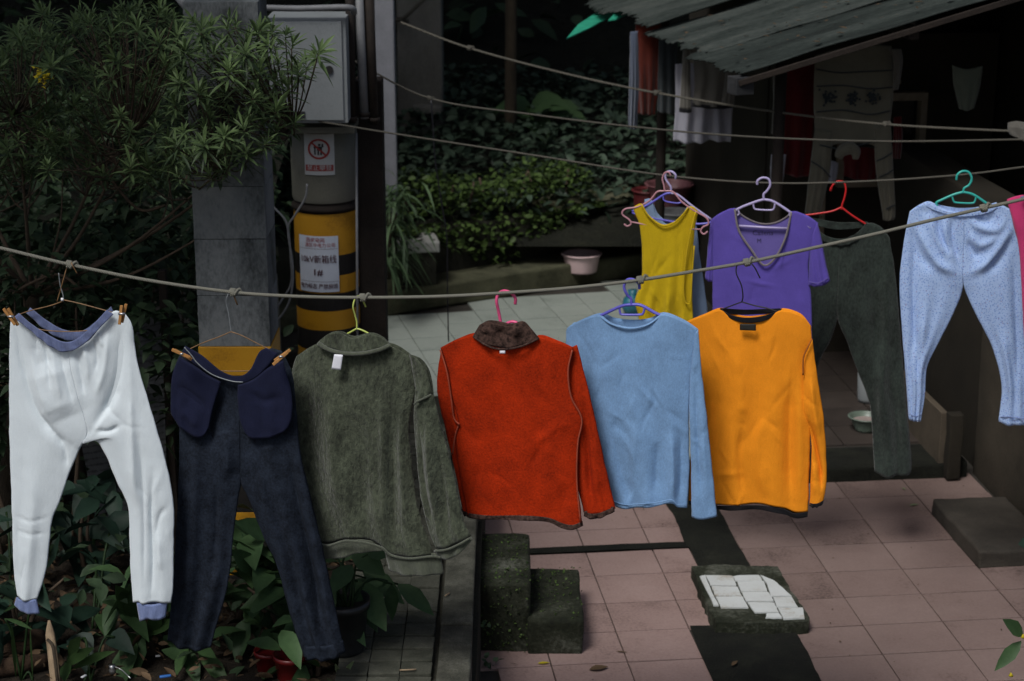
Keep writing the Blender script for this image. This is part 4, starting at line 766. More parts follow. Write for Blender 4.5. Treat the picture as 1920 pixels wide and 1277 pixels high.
for s_ in ([(827, 655, .012), (840, 695, .018), (848, 745, .018), (853, 782, .016), (864, 793, .024)], [(1074, 655, .012), (1067, 695, .02), (1073, 742, .022), (1092, 784, .014), (1085, 830, .018), (1083, 900, .016), (1090, 978, .016)], [(862, 793, .01), (855, 815, .012), (850, 850, .012)]):
    w4.line('seam', s_, .0028, F['redseam'])
w4.both('tag', F['label'], [(947, 648), (957, 648)], [(957, 648), (957, 653)], [(947, 653), (957, 653)], [(947, 648), (947, 653)], nu=4, nv=4, bulge=.001, off=.09, namp=0, vamp=0, wob=0)
hanger('plastic_hanger', 'bright pink plastic hanger carrying the red sweater', (950, 549), RY + .03, R(16), [
    ('hook', [(967, 569, .006), (968, 558, .01), (960, 548, .01), (946, 545, .004), (934, 552, -.004), (931, 565), (935, 585), (940, 612)], .0052, 'pl_pink', {}),
    ('arm', [(940, 612), (900, 634), (852, 662)], .005, 'pl_pink', {}), ('arm', [(940, 612), (966, 604), (1000, 634), (1058, 668)], .005, 'pl_pink', {})])

# ------------------------------------------------------------------ 5 light blue top
w5 = Cloth('long_sleeved_shirt', 'light blue long sleeved top between the red and orange ones', 'top', (1185, 600), RY + .03, R(16))
w5.both('body', F['blue'], [(1061, 622), (1070, 610), (1122, 589), (1150, 604), (1185, 611), (1218, 604), (1244, 587), (1280, 600), (1309, 617)], [(1309, 617), (1302, 660), (1294, 720), (1291, 800), (1292, 880), (1288, 953)], [(1142, 944), (1170, 950), (1200, 948), (1235, 945), (1262, 940), (1272, 950), (1288, 953)], [(1061, 622), (1064, 680), (1085, 765), (1112, 850), (1142, 944)], far_top=[(1061, 622), (1070, 610), (1122, 589), (1150, 598), (1185, 602), (1218, 598), (1244, 587), (1280, 600), (1309, 617)], nu=84, nv=110, creases=34, bulge=.04, folds=[([(1262, 800), (1266, 880), (1264, 938)], 7, .012), ([(1276, 800), (1277, 880), (1274, 945)], 5, -.012), ([(1200, 780), (1190, 860), (1196, 940)], 10, .006), ([(1150, 800), (1165, 880), (1185, 940)], 8, -.006), ([(1235, 820), (1228, 930)], 8, -.006)], pin=.6, seed=41, vamp=.006, vfreq=3.4, namp=.003)
w5.both('sleeve', F['blue'], [(1303, 640), (1306, 622), (1310, 617)], [(1310, 617), (1316, 690), (1325, 770), (1335, 870), (1345, 966)], [(1298, 968), (1320, 970), (1345, 966)], [(1303, 640), (1295, 710), (1294, 780), (1297, 870), (1298, 968)], nu=30, nv=80, creases=10, bulge=.026, off=.014, folds=[([(1305, 700), (1308, 800), (1318, 940)], 6, -.009), ([(1318, 760), (1330, 940)], 6, .004)], seed=43, vfreq=1.3, vamp=.0015)
w5.both('sleeve', F['blue'], [(1061, 622), (1070, 611), (1080, 610)], [(1080, 610), (1078, 660), (1100, 780), (1140, 940)], [(1110, 945), (1125, 948), (1140, 944)], [(1061, 622), (1062, 680), (1080, 800), (1110, 945)], nu=16, nv=40, bulge=.03, off=-.05, seed=44, vamp=.004)
w5.line('neck_binding', [(1122, 589, .012), (1150, 605, .03), (1185, 612, .036), (1218, 605, .034), (1244, 587, .014)], .0034, F['blue'])
w5.line('hem_stitch', [(1142, 934, .01), (1170, 941, .035), (1200, 939, .045), (1235, 936, .046), (1262, 931, .046), (1272, 941, .036), (1288, 944, .012)], .0016, F['blue'])
hanger('plastic_hanger', 'violet blue plastic hanger carrying the light blue top', (1185, 532), RY + .03, R(16), [
    ('hook', [(1200, 541, .006), (1199, 530, .01), (1189, 523, .008), (1176, 525), (1170, 538), (1176, 553), (1183, 560), (1184, 571)], .0046, 'pl_blue', {}),
    ('arm', [(1184, 571), (1165, 574), (1130, 590), (1085, 612)], .0052, 'pl_blue', {}), ('arm', [(1184, 571), (1203, 573), (1235, 590), (1290, 612)], .0052, 'pl_blue', {}),
    ('inner_bar', [(1161, 576), (1163, 587), (1168, 590), (1200, 590), (1206, 587), (1209, 577)], .0038, 'pl_blue', {})])

# ------------------------------------------------------------------ 6 orange top
w6 = Cloth('long_sleeved_shirt', 'bright orange long sleeved top with black neck and hem', 'top', (1405, 590), RY + .08, R(15))
w6.both('body', F['orange'], [(1284, 604), (1320, 590), (1351, 579), (1372, 593), (1405, 599), (1440, 593), (1466, 580), (1500, 589), (1521, 612)], [(1521, 612), (1521, 640), (1508, 668), (1508, 720), (1519, 790), (1518, 860), (1515, 958)], [(1292, 938), (1345, 944), (1400, 942), (1440, 944), (1470, 950), (1490, 960), (1515, 960)], [(1284, 604), (1292, 680), (1296, 800), (1292, 938)], far_top=[(1284, 604), (1320, 590), (1351, 579), (1374, 590), (1405, 595), (1440, 590), (1466, 580), (1500, 589), (1521, 612)], nu=84, nv=110, creases=34, bulge=.042, folds=[([(1484, 700), (1480, 820), (1482, 940)], 10, -.014), ([(1500, 720), (1502, 840), (1500, 950)], 9, .012), ([(1395, 790), (1388, 860), (1396, 930)], 8, -.009), ([(1380, 640), (1390, 720), (1384, 800)], 14, .006), ([(1340, 700), (1345, 800), (1350, 900)], 12, -.008), ([(1440, 760), (1420, 850), (1440, 935)], 14, .008)], pin=.6, seed=51, vamp=.007, vfreq=3.0, namp=.0022)
w6.both('sleeve', F['orange'], [(1509, 664), (1516, 648), (1523, 636)], [(1523, 636), (1533, 710), (1545, 790), (1550, 890), (1544, 940)], [(1518, 944), (1530, 944), (1544, 940)], [(1509, 664), (1505, 730), (1508, 775), (1521, 815), (1521, 880), (1518, 944)], nu=30, nv=80, creases=8, bulge=.026, off=.004, folds=[([(1512, 780), (1528, 830), (1538, 880), (1540, 925)], 5, -.016), ([(1522, 700), (1528, 760), (1538, 820)], 7, .010), ([(1526, 860), (1530, 930)], 5, .004)], seed=53, vfreq=1.2, vamp=.001)
w6.line('sleeve_seam', [(1524, 632, .03), (1515, 650, .036), (1508, 668, .034), (1507, 700, .03)], .0025, plain('orange_seam', (.35, .1, .01), .8))
w6.both('neckband', F['black'], [(1350, 577), (1374, 588), (1405, 592), (1438, 588), (1467, 578)], [(1467, 578), (1460, 586)], [(1357, 587), (1378, 597), (1405, 602), (1436, 598), (1460, 586)], [(1350, 577), (1357, 587)], far_top=[(1352, 576), (1376, 580), (1405, 582), (1438, 580), (1466, 577)], far_bottom=[(1357, 584), (1378, 588), (1405, 590), (1436, 588), (1460, 584)], nu=34, nv=7, bulge=.04, off=.006, seed=51, vamp=.001, pin=1)
w6.both('hem_band', F['black'], [(1292, 938), (1345, 944), (1400, 942), (1440, 944), (1470, 950), (1490, 960), (1515, 959)], [(1515, 959), (1514, 968)], [(1292, 946), (1345, 952), (1400, 951), (1440, 953), (1470, 960), (1490, 969), (1514, 968)], [(1292, 938), (1292, 946)], nu=40, nv=5, bulge=.053, seed=51, vamp=.007, vfreq=3.0, namp=.0022, pin=1)
w6.both('cuff_band', F['black'], [(1518, 941), (1530, 941), (1545, 937)], [(1545, 937), (1543, 945)], [(1518, 947), (1530, 948), (1543, 945)], [(1518, 941), (1518, 947)], nu=12, nv=4, bulge=.03, off=.004, seed=53, pin=1)
w6.both('tag', F['dklabel'], [(1391, 601), (1421, 601)], [(1421, 601), (1421, 613)], [(1391, 612), (1421, 613)], [(1391, 601), (1391, 612)], nu=8, nv=6, bulge=.001, off=.066, namp=0, vamp=0, wob=0)
hanger('wire_hanger', 'black wire hanger carrying the orange top', (1398, 492), RY + .08, R(15), [
    ('hook', [(1426, 520, .01), (1416, 500, .012), (1405, 490, .008), (1392, 490), (1381, 500, -.004), (1381, 514), (1390, 535), (1393, 555), (1391, 566)], .0022, 'wire_black', {}),
    ('arm', [(1391, 566), (1372, 573), (1345, 584), (1300, 606)], .0022, 'wire_black', {}), ('arm', [(1391, 566), (1415, 573), (1445, 580), (1500, 600)], .0022, 'wire_black', {})])

# ------------------------------------------------------------------ second line: grey blue tank, yellow top, purple T-shirt
Y2 = 7.75
w7b = Cloth('grey_blue_tank', 'grey blue sleeveless top half hidden behind the yellow one', 'top', (1260, 380), Y2 + .1, R(10))
w7b.both('body', F['greyblue'], [(1208, 374), (1222, 374), (1232, 404), (1262, 424), (1282, 404), (1290, 386), (1306, 392)], [(1306, 392), (1307, 430), (1312, 480), (1320, 530), (1327, 590), (1334, 690)], [(1205, 690), (1260, 694), (1334, 690)], [(1208, 374), (1212, 450), (1208, 560), (1205, 690)], far_top=[(1208, 374), (1222, 374), (1234, 402), (1262, 420), (1280, 402), (1290, 386), (1306, 392)], nu=36, nv=40, bulge=.03, seed=61, folds=[([(1314, 560), (1318, 600)], 5, .01)])
w7 = Cloth('sleeveless_vest', 'mustard yellow sleeveless top on the second line', 'top', (1248, 390), Y2, R(12))
w7.both('body', F['yellow'], [(1187, 389), (1196, 383), (1204, 383), (1217, 403), (1242, 420), (1264, 415), (1281, 400), (1291, 388), (1300, 388), (1309, 397)], [(1309, 397), (1303, 430), (1298, 480), (1297, 530), (1299, 590), (1302, 690)], [(1194, 690), (1250, 694), (1302, 690)], [(1187, 389), (1200, 428), (1204, 480), (1202, 530), (1190, 565), (1198, 600), (1194, 690)], far_top=[(1187, 389), (1196, 383), (1204, 383), (1216, 404), (1242, 424), (1264, 419), (1282, 402), (1291, 388), (1300, 388), (1309, 397)], nu=56, nv=90, creases=16, bulge=.026, seed=63, vamp=.008, vfreq=4, folds=[([(1255, 530), (1252, 600), (1250, 680)], 6, .010), ([(1230, 540), (1226, 640)], 6, -.008), ([(1275, 560), (1270, 660)], 6, -.008), ([(1210, 560), (1218, 640)], 6, .008)])
w7.line('arm_binding', [(1305, 396, .02), (1297, 430, .032), (1288, 480, .034), (1283, 530, .034), (1285, 560, .034), (1292, 568, .034), (1296, 560, .032), (1298, 520, .022), (1302, 460, .012)], .0035, F['yellow'])
w7.line('neck_binding', [(1204, 383, .014), (1217, 403, .024), (1242, 421, .03), (1264, 416, .03), (1281, 401, .024), (1291, 388, .014)], .0035, F['yellow'])
hanger('plastic_hanger', 'rose pink hanger with curled ends under the yellow top', (1246, 330), Y2, R(12), [
    ('hook', [(1258, 328, .006), (1254, 322, .008), (1246, 325), (1242, 335), (1245, 348), (1246, 358)], .0038, 'pl_rose', {}),
    ('arm', [(1246, 358), (1232, 360), (1218, 376), (1195, 388), (1172, 392), (1167, 402), (1180, 412), (1183, 420), (1176, 424), (1170, 420)], .0038, 'pl_rose', {}), ('arm', [(1246, 358), (1262, 360), (1278, 378), (1300, 394), (1324, 408), (1328, 420), (1318, 426), (1314, 434), (1320, 439), (1327, 434)], .0038, 'pl_rose', {}),
    ('bar', [(1183, 416), (1250, 428), (1314, 430)], .0032, 'pl_rose', {})])
hanger('plastic_hanger', 'violet hanger behind the yellow top holding the grey blue tank', (1255, 330), Y2 + .1, R(10), [
    ('hook', [(1267, 335, .006), (1267, 327, .01), (1259, 321, .006), (1249, 324), (1248, 335), (1254, 345), (1258, 352), (1258, 362)], .005, 'pl_lav', {}),
    ('arm', [(1258, 362), (1245, 365), (1215, 384), (1185, 396)], .005, 'pl_blue', {}), ('arm', [(1258, 362), (1272, 366), (1300, 388), (1334, 412)], .005, 'pl_lav', {}), ('bar', [(1185, 398), (1195, 402), (1250, 414), (1300, 420), (1330, 418), (1335, 412)], .005, 'pl_blue', {}), ('inner_bar', [(1243, 368), (1247, 377), (1270, 381), (1280, 378)], .0036, 'pl_blue', {})])
w8 = Cloth('purple_tee', 'purple V neck T-shirt on the lavender hanger', 't-shirt', (1430, 400), Y2 - .05, R(12))
w8.both('body', F['purple'], [(1334, 412), (1350, 400), (1377, 391), (1386, 430), (1410, 466), (1433, 493), (1455, 480), (1474, 442), (1484, 397), (1512, 404), (1534, 418)], [(1534, 418), (1526, 450), (1516, 500), (1521, 560), (1523, 650), (1526, 720)], [(1338, 720), (1430, 726), (1526, 720)], [(1334, 412), (1336, 470), (1336, 560), (1338, 720)], far_top=[(1334, 412), (1350, 400), (1377, 391), (1390, 404), (1412, 416), (1433, 420), (1455, 418), (1474, 408), (1484, 397), (1512, 404), (1534, 418)], nu=76, nv=90, creases=18, bulge=.034, pin=.6, seed=65, vamp=.005, vfreq=2.6, folds=[([(1500, 540), (1506, 640)], 8, .008), ([(1360, 540), (1362, 660)], 10, -.007)])
w8.both('sleeve', F['purple'], [(1520, 470), (1524, 440), (1532, 417)], [(1532, 417), (1540, 445), (1548, 490), (1557, 526)], [(1517, 534), (1535, 535), (1557, 526)], [(1520, 470), (1518, 500), (1517, 534)], far_bottom=[(1522, 538), (1540, 551), (1550, 546)], nu=22, nv=26, bulge=.03, off=.012, seed=66, vamp=.004, pin=1)
w8.both('sleeve', F['purple'], [(1333, 413), (1336, 430), (1337, 450)], [(1337, 450), (1337, 500), (1336, 528)], [(1322, 522), (1328, 527), (1336, 528)], [(1333, 413), (1328, 460), (1322, 522)], nu=12, nv=20, bulge=.02, off=-.005, seed=67, vamp=.003)
bi = w8.panel([(1380, 394), (1392, 405), (1412, 416), (1433, 420), (1455, 418), (1474, 408), (1482, 399)], [(1482, 399), (1474, 450), (1440, 505)], [(1400, 505), (1420, 508), (1440, 505)], [(1380, 394), (1390, 450), (1400, 505)], 26, 26, .006, -1, -.012, namp=.001, vamp=0, wob=0)
w8.add('inside_back', bi, F['purple_in'])
for tx, sz, x_, y_ in (('Callena', .03, 1430, 438), ('M', .026, 1423, 453)):
    v_, f_ = text_mesh(tx, sz); P_ = w8.W(x_ + v_[:, 0] * FPX / 8.1, y_ - v_[:, 1] * FPX / 8.1, np.full(len(v_), -.0095)); w8.add('neck_print', (P_, f_), F['print'])
w8.line('neck_binding', [(1378, 391, .014), (1386, 430, .028), (1410, 466, .04), (1433, 494, .045), (1455, 480, .042), (1474, 442, .034), (1484, 397, .014)], .0045, F['taupe'])
w8.line('neck_binding', [(1380, 393, -.006), (1392, 405, -.01), (1412, 416, -.012), (1433, 421, -.012), (1455, 418, -.012), (1474, 408, -.01), (1483, 398, -.004)], .0036, F['taupe'])
w8.line('hem_stitch', [(1518, 526, .03), (1535, 527, .05), (1553, 519, .03)], .0016, F['purple_in'])
hanger('plastic_hanger', 'pale lavender plastic hanger inside the purple V neck shirt', (1432, 340), Y2 - .05, R(12), [
    ('hook', [(1420, 346, .004), (1421, 338, .006), (1430, 333, .004), (1441, 336), (1444, 347), (1438, 358), (1432, 364), (1432, 374)], .0052, 'pl_lav', {}),
    ('arm', [(1432, 374), (1415, 379), (1380, 394), (1350, 420)], .0056, 'pl_lav', {}), ('arm', [(1432, 374), (1450, 378), (1480, 397), (1520, 428)], .0056, 'pl_lav', {}),
    ('inner_bar', [(1412, 380), (1414, 390), (1420, 393), (1445, 394), (1451, 391), (1453, 382)], .004, 'pl_lav', {}), ('bar', [(1386, 423, .004), (1430, 426, .004), (1480, 428, .004)], .005, 'pl_lav', dict(smooth=0)), ('loop', [(1384, 394), (1386, 400), (1383, 404)], .004, 'pl_lav', {}), ('loop', [(1482, 397), (1480, 403), (1484, 408)], .004, 'pl_lav', {})])

# ------------------------------------------------------------------ dark green velour trousers, speckled pyjama trousers, pink piece
w9 = Cloth('velour_trousers', 'dark green velour trousers beside the purple shirt on a red hanger', 'trousers', (1570, 430), Y2 + .25, R(6))
sg = [(1575, 455), (1572, 500), (1570, 550), (1570, 596)]
w9.both('leg', F['dkgreen'], [(1508, 408), (1525, 432), (1550, 450), (1575, 455)], sg + [(1556, 640), (1536, 680), (1520, 760), (1512, 880)], [(1450, 880), (1480, 884), (1512, 880)], [(1508, 408), (1494, 480), (1480, 600), (1462, 760), (1450, 880)], nu=30, nv=60, bulge=.035, seed=71, fR=.3, vamp=.006)
w9.both('leg', F['dkgreen'], [(1575, 455), (1600, 446), (1618, 430), (1630, 418), (1652, 426), (1668, 446)], [(1668, 446), (1679, 520), (1690, 640), (1700, 760), (1709, 870), (1704, 890)], [(1640, 884), (1660, 893), (1680, 890), (1704, 890)], sg + [(1588, 640), (1606, 690), (1630, 756), (1636, 820), (1640, 884)], nu=34, nv=70, bulge=.035, seed=72, fL=.3, vamp=.008, vfreq=2, folds=[([(1660, 470), (1662, 600), (1650, 760), (1646, 870)], 9, .014), ([(1640, 500), (1640, 640), (1640, 740)], 12, -.012), ([(1600, 480), (1590, 540)], 8, .008), ([(1680, 740), (1684, 850)], 8, -.010)])
w9.both('waistband', F['dkgreen'], [(1506, 404), (1525, 424), (1552, 442), (1580, 446), (1606, 436), (1626, 416)], [(1626, 416), (1634, 424)], [(1504, 414), (1524, 436), (1550, 454), (1582, 459), (1612, 446), (1634, 424)], [(1506, 404), (1504, 414)], far_top=[(1510, 402), (1540, 410), (1570, 416), (1600, 416), (1626, 414)], far_bottom=[(1510, 412), (1540, 424), (1570, 430), (1600, 428), (1632, 422)], nu=40, nv=8, bulge=.03, seed=73, vamp=.003, vfreq=10, pin=1)
hanger('plastic_hanger', 'red hanger holding the dark green velour trousers', (1575, 345), Y2 + .25, R(6), [
    ('hook', [(1558, 355, .004), (1561, 347, .006), (1570, 340, .004), (1582, 342), (1586, 355), (1583, 372), (1579, 384), (1578, 393)], .0042, 'pl_red', {}), ('knob', [(1557, 358), (1559, 352)], .006, 'pl_red', dict(smooth=0)),
    ('arm', [(1579, 388), (1560, 396), (1530, 401), (1505, 404)], .0042, 'pl_red', {}), ('arm', [(1577, 388), (1595, 402), (1612, 413), (1630, 424)], .0042, 'pl_red', {})])
w10 = Cloth('pyjama_trousers', 'pale blue speckled pyjama trousers with gathered waist at far right', 'trousers', (1806, 390), 7.35, R(6))
sp_ = [(1806, 400), (1808, 440), (1806, 480), (1805, 516)]
gf = [([(1712, 410), (1730, 450), (1758, 492), (1796, 512)], 8, .018), ([(1704, 420), (1722, 470), (1752, 510)], 10, -.012), ([(1740, 395), (1752, 440), (1780, 490)], 6, .010), ([(1757, 400), (1764, 440), (1785, 480)], 5, -.010), ([(1770, 405), (1775, 450), (1792, 495)], 5, .011), ([(1785, 405), (1786, 450), (1798, 490)], 4, -.009), ([(1722, 393), (1745, 400)], 4, -.006), ([(1716, 400), (1712, 560), (1722, 720)], 7, -.014), ([(1735, 560), (1728, 660), (1716, 760)], 10, .010)]
gr = [([(1906, 412), (1880, 452), (1848, 492), (1812, 514)], 8, .018), ([(1905, 430), (1878, 480), (1840, 512)], 9, -.013), ([(1890, 404), (1868, 430), (1835, 425), (1815, 410)], 6, .012), ([(1868, 400), (1850, 415), (1828, 408)], 5, -.010), ([(1815, 430), (1830, 455), (1850, 455), (1872, 440)], 6, .012), ([(1812, 448), (1826, 476), (1844, 472)], 5, -.010), ([(1900, 460), (1905, 600), (1908, 740)], 7, -.014), ([(1880, 600), (1890, 700), (1892, 770)], 9, .010)]
w10.both('leg', F['floral'], [(1706, 396), (1724, 384), (1744, 378), (1770, 392), (1806, 400)], sp_ + [(1804, 545), (1790, 582), (1762, 638), (1738, 688), (1734, 740), (1726, 790)], [(1704, 786), (1714, 788), (1726, 790)], [(1706, 396), (1697, 440), (1687, 520), (1690, 600), (1698, 700), (1704, 786)], nu=50, nv=80, bulge=.03, folds=gf + gr, fR=.36, seed=75, vamp=.004, wob=.4)
w10.both('leg', F['floral'], [(1806, 400), (1840, 396), (1866, 382), (1890, 390), (1910, 402)], [(1910, 402), (1917, 480), (1922, 600), (1928, 700), (1934, 800)], [(1872, 790), (1890, 796), (1912, 795), (1934, 800)], sp_ + [(1810, 545), (1830, 590), (1860, 650), (1878, 722), (1872, 790)], nu=50, nv=80, bulge=.03, folds=gf + gr, fL=.36, seed=77, vamp=.004, wob=.4)
w10.both('waistband', F['floral'], [(1738, 377), (1760, 390), (1800, 398), (1846, 392), (1868, 379)], [(1868, 379), (1872, 388)], [(1732, 384), (1758, 396), (1800, 405), (1848, 399), (1872, 388)], [(1738, 377), (1732, 384)], far_top=[(1742, 375), (1770, 384), (1800, 389), (1840, 386), (1866, 377)], far_bottom=[(1742, 384), (1770, 394), (1800, 398), (1840, 394), (1866, 386)], nu=44, nv=7, bulge=.026, off=.004, seed=78, vamp=.002, vfreq=14, pin=1)
w10.line('hem_stitch', [(1704, 775, .01), (1715, 778, .03), (1728, 776, .01)], .002, F['denimrib2']); w10.line('hem_stitch', [(1875, 781, .01), (1890, 779, .03), (1920, 782, .04)], .002, F['denimrib2'])
hanger('plastic_hanger', 'teal plastic hanger holding the speckled pyjama trousers', (1806, 328), 7.35, R(6), [
    ('hook', [(1793, 337, .004), (1795, 327, .006), (1804, 321, .004), (1816, 323), (1822, 335), (1817, 347), (1808, 353), (1806, 362)], .0048, 'pl_teal', {}),
    ('arm', [(1806, 360), (1788, 365), (1765, 375), (1756, 380), (1757, 386)], .0052, 'pl_teal', {}), ('arm', [(1806, 360), (1825, 365), (1848, 380), (1862, 390)], .0052, 'pl_teal', {}),
    ('inner_bar', [(1785, 367), (1788, 377), (1794, 380), (1822, 381), (1828, 377), (1830, 369)], .0038, 'pl_teal', {})])
w11 = Cloth('pink_shirt', 'hot pink garment cut off by the right edge', 'shirt', (1915, 370), 7.0, R(6))
w11.both('body', F['pink'], [(1888, 374), (1905, 368), (1930, 366), (1990, 372)], [(1990, 372), (1994, 480), (1990, 640)], [(1920, 640), (1960, 646), (1990, 640)], [(1888, 374), (1900, 420), (1912, 480), (1920, 640)], nu=24, nv=30, bulge=.03, seed=81, folds=[([(1900, 400), (1915, 440)], 6, .01)])
w11.both('waist_tie', F['denimrib'], [(1912, 366), (1930, 364), (1945, 366)], [(1945, 366), (1945, 372)], [(1912, 372), (1930, 371), (1945, 372)], [(1912, 366), (1912, 372)], nu=10, nv=4, bulge=.01, off=.04, pin=1)

# ------------------------------------------------------------------ washing under the roof
def piece(name, label, cat, Y, m, top, right, bottom, left, seed, parts=(), **k):
    c = Cloth(name, label, cat, top[len(top) // 2], Y, R(5), 'washing hung under the roof')
    c.both('cloth', m, top, right, bottom, left, nu=26, nv=40, seed=seed, **{**dict(bulge=.04, vamp=.014, vfreq=2.4), **k}); return c
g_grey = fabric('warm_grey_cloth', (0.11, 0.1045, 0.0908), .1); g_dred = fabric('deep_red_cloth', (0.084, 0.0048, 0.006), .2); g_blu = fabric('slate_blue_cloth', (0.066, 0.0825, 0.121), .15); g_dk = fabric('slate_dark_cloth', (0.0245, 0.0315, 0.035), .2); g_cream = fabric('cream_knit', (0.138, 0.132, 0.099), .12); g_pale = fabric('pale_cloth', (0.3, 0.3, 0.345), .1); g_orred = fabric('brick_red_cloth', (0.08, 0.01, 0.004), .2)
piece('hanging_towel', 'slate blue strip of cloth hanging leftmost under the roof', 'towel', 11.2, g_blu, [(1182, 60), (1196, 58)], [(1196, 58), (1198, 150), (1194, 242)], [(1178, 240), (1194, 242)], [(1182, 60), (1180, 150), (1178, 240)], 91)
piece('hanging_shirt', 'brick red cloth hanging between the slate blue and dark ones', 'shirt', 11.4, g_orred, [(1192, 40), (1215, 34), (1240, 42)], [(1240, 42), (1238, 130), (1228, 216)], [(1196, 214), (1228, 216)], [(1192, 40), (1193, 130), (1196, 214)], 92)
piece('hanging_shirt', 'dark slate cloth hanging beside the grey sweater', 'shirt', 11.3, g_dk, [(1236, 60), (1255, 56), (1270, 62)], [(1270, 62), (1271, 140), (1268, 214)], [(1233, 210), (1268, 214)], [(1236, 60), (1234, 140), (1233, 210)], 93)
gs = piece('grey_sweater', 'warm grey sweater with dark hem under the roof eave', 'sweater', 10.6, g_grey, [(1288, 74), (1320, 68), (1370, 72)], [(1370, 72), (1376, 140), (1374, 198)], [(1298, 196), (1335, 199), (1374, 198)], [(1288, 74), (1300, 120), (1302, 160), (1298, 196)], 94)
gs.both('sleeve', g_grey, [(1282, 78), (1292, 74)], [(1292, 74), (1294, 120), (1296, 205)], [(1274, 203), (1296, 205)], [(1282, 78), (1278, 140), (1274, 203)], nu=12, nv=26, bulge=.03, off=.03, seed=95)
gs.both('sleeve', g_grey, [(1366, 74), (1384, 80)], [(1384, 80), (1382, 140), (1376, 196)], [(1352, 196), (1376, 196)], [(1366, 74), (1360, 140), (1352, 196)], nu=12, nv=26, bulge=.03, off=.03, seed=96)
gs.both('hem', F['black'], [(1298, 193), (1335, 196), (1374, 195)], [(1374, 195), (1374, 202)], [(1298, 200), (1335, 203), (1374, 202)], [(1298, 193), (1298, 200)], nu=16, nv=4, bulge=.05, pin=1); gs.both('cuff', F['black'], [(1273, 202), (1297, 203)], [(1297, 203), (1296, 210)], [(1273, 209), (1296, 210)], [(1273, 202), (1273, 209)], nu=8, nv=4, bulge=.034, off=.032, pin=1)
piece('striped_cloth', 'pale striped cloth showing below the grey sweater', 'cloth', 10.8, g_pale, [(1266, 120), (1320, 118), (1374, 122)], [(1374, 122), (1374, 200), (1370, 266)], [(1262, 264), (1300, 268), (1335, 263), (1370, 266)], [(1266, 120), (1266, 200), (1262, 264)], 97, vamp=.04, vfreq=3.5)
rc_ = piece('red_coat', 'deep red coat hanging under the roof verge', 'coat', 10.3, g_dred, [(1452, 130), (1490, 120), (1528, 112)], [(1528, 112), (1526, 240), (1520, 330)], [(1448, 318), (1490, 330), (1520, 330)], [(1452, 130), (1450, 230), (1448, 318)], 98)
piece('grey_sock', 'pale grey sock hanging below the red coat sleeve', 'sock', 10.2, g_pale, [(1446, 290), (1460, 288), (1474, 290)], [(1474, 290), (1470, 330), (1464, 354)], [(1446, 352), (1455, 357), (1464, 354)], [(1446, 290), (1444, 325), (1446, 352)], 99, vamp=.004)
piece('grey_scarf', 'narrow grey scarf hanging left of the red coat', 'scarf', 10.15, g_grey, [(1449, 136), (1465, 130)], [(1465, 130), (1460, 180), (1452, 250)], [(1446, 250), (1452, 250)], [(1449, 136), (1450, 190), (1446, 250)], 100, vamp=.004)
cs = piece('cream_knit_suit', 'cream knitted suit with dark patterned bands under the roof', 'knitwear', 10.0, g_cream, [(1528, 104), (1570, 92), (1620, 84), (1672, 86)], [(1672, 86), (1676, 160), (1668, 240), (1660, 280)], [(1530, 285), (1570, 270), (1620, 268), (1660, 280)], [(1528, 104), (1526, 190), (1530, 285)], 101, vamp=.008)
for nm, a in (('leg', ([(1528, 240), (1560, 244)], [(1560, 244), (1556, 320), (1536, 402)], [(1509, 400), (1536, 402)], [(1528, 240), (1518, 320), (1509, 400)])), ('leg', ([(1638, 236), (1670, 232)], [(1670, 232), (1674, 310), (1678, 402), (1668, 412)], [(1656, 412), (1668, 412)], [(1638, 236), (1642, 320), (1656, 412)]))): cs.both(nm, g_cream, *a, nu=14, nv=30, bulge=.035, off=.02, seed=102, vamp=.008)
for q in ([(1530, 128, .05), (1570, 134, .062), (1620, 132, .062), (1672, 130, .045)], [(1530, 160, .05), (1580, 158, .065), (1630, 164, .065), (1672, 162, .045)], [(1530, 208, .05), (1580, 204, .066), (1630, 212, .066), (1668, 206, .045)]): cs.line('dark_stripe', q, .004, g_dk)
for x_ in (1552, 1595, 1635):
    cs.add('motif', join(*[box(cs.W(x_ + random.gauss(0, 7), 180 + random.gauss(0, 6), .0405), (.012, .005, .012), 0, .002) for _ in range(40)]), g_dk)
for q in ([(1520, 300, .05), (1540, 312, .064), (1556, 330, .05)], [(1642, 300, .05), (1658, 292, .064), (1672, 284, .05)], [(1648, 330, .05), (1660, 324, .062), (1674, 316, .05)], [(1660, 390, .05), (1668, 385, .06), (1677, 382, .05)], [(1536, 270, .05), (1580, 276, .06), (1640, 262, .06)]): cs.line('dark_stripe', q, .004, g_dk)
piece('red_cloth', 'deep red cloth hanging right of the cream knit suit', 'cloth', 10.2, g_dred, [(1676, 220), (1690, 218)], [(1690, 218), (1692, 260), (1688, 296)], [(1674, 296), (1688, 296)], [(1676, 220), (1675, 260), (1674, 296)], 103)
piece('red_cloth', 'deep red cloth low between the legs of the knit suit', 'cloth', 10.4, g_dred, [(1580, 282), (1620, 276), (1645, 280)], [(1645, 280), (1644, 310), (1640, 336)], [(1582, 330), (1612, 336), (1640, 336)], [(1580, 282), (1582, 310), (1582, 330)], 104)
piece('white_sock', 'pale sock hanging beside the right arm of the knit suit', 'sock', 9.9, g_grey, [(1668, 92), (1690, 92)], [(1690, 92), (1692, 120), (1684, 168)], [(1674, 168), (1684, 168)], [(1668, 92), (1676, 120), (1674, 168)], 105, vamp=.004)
piece('pale_sock', 'small lilac sock near the bunched cream cloth', 'sock', 10.2, g_pale, [(1548, 304), (1560, 302), (1572, 306)], [(1572, 306), (1570, 325), (1566, 342)], [(1552, 342), (1566, 342)], [(1548, 304), (1548, 325), (1552, 342)], 106, vamp=.004)
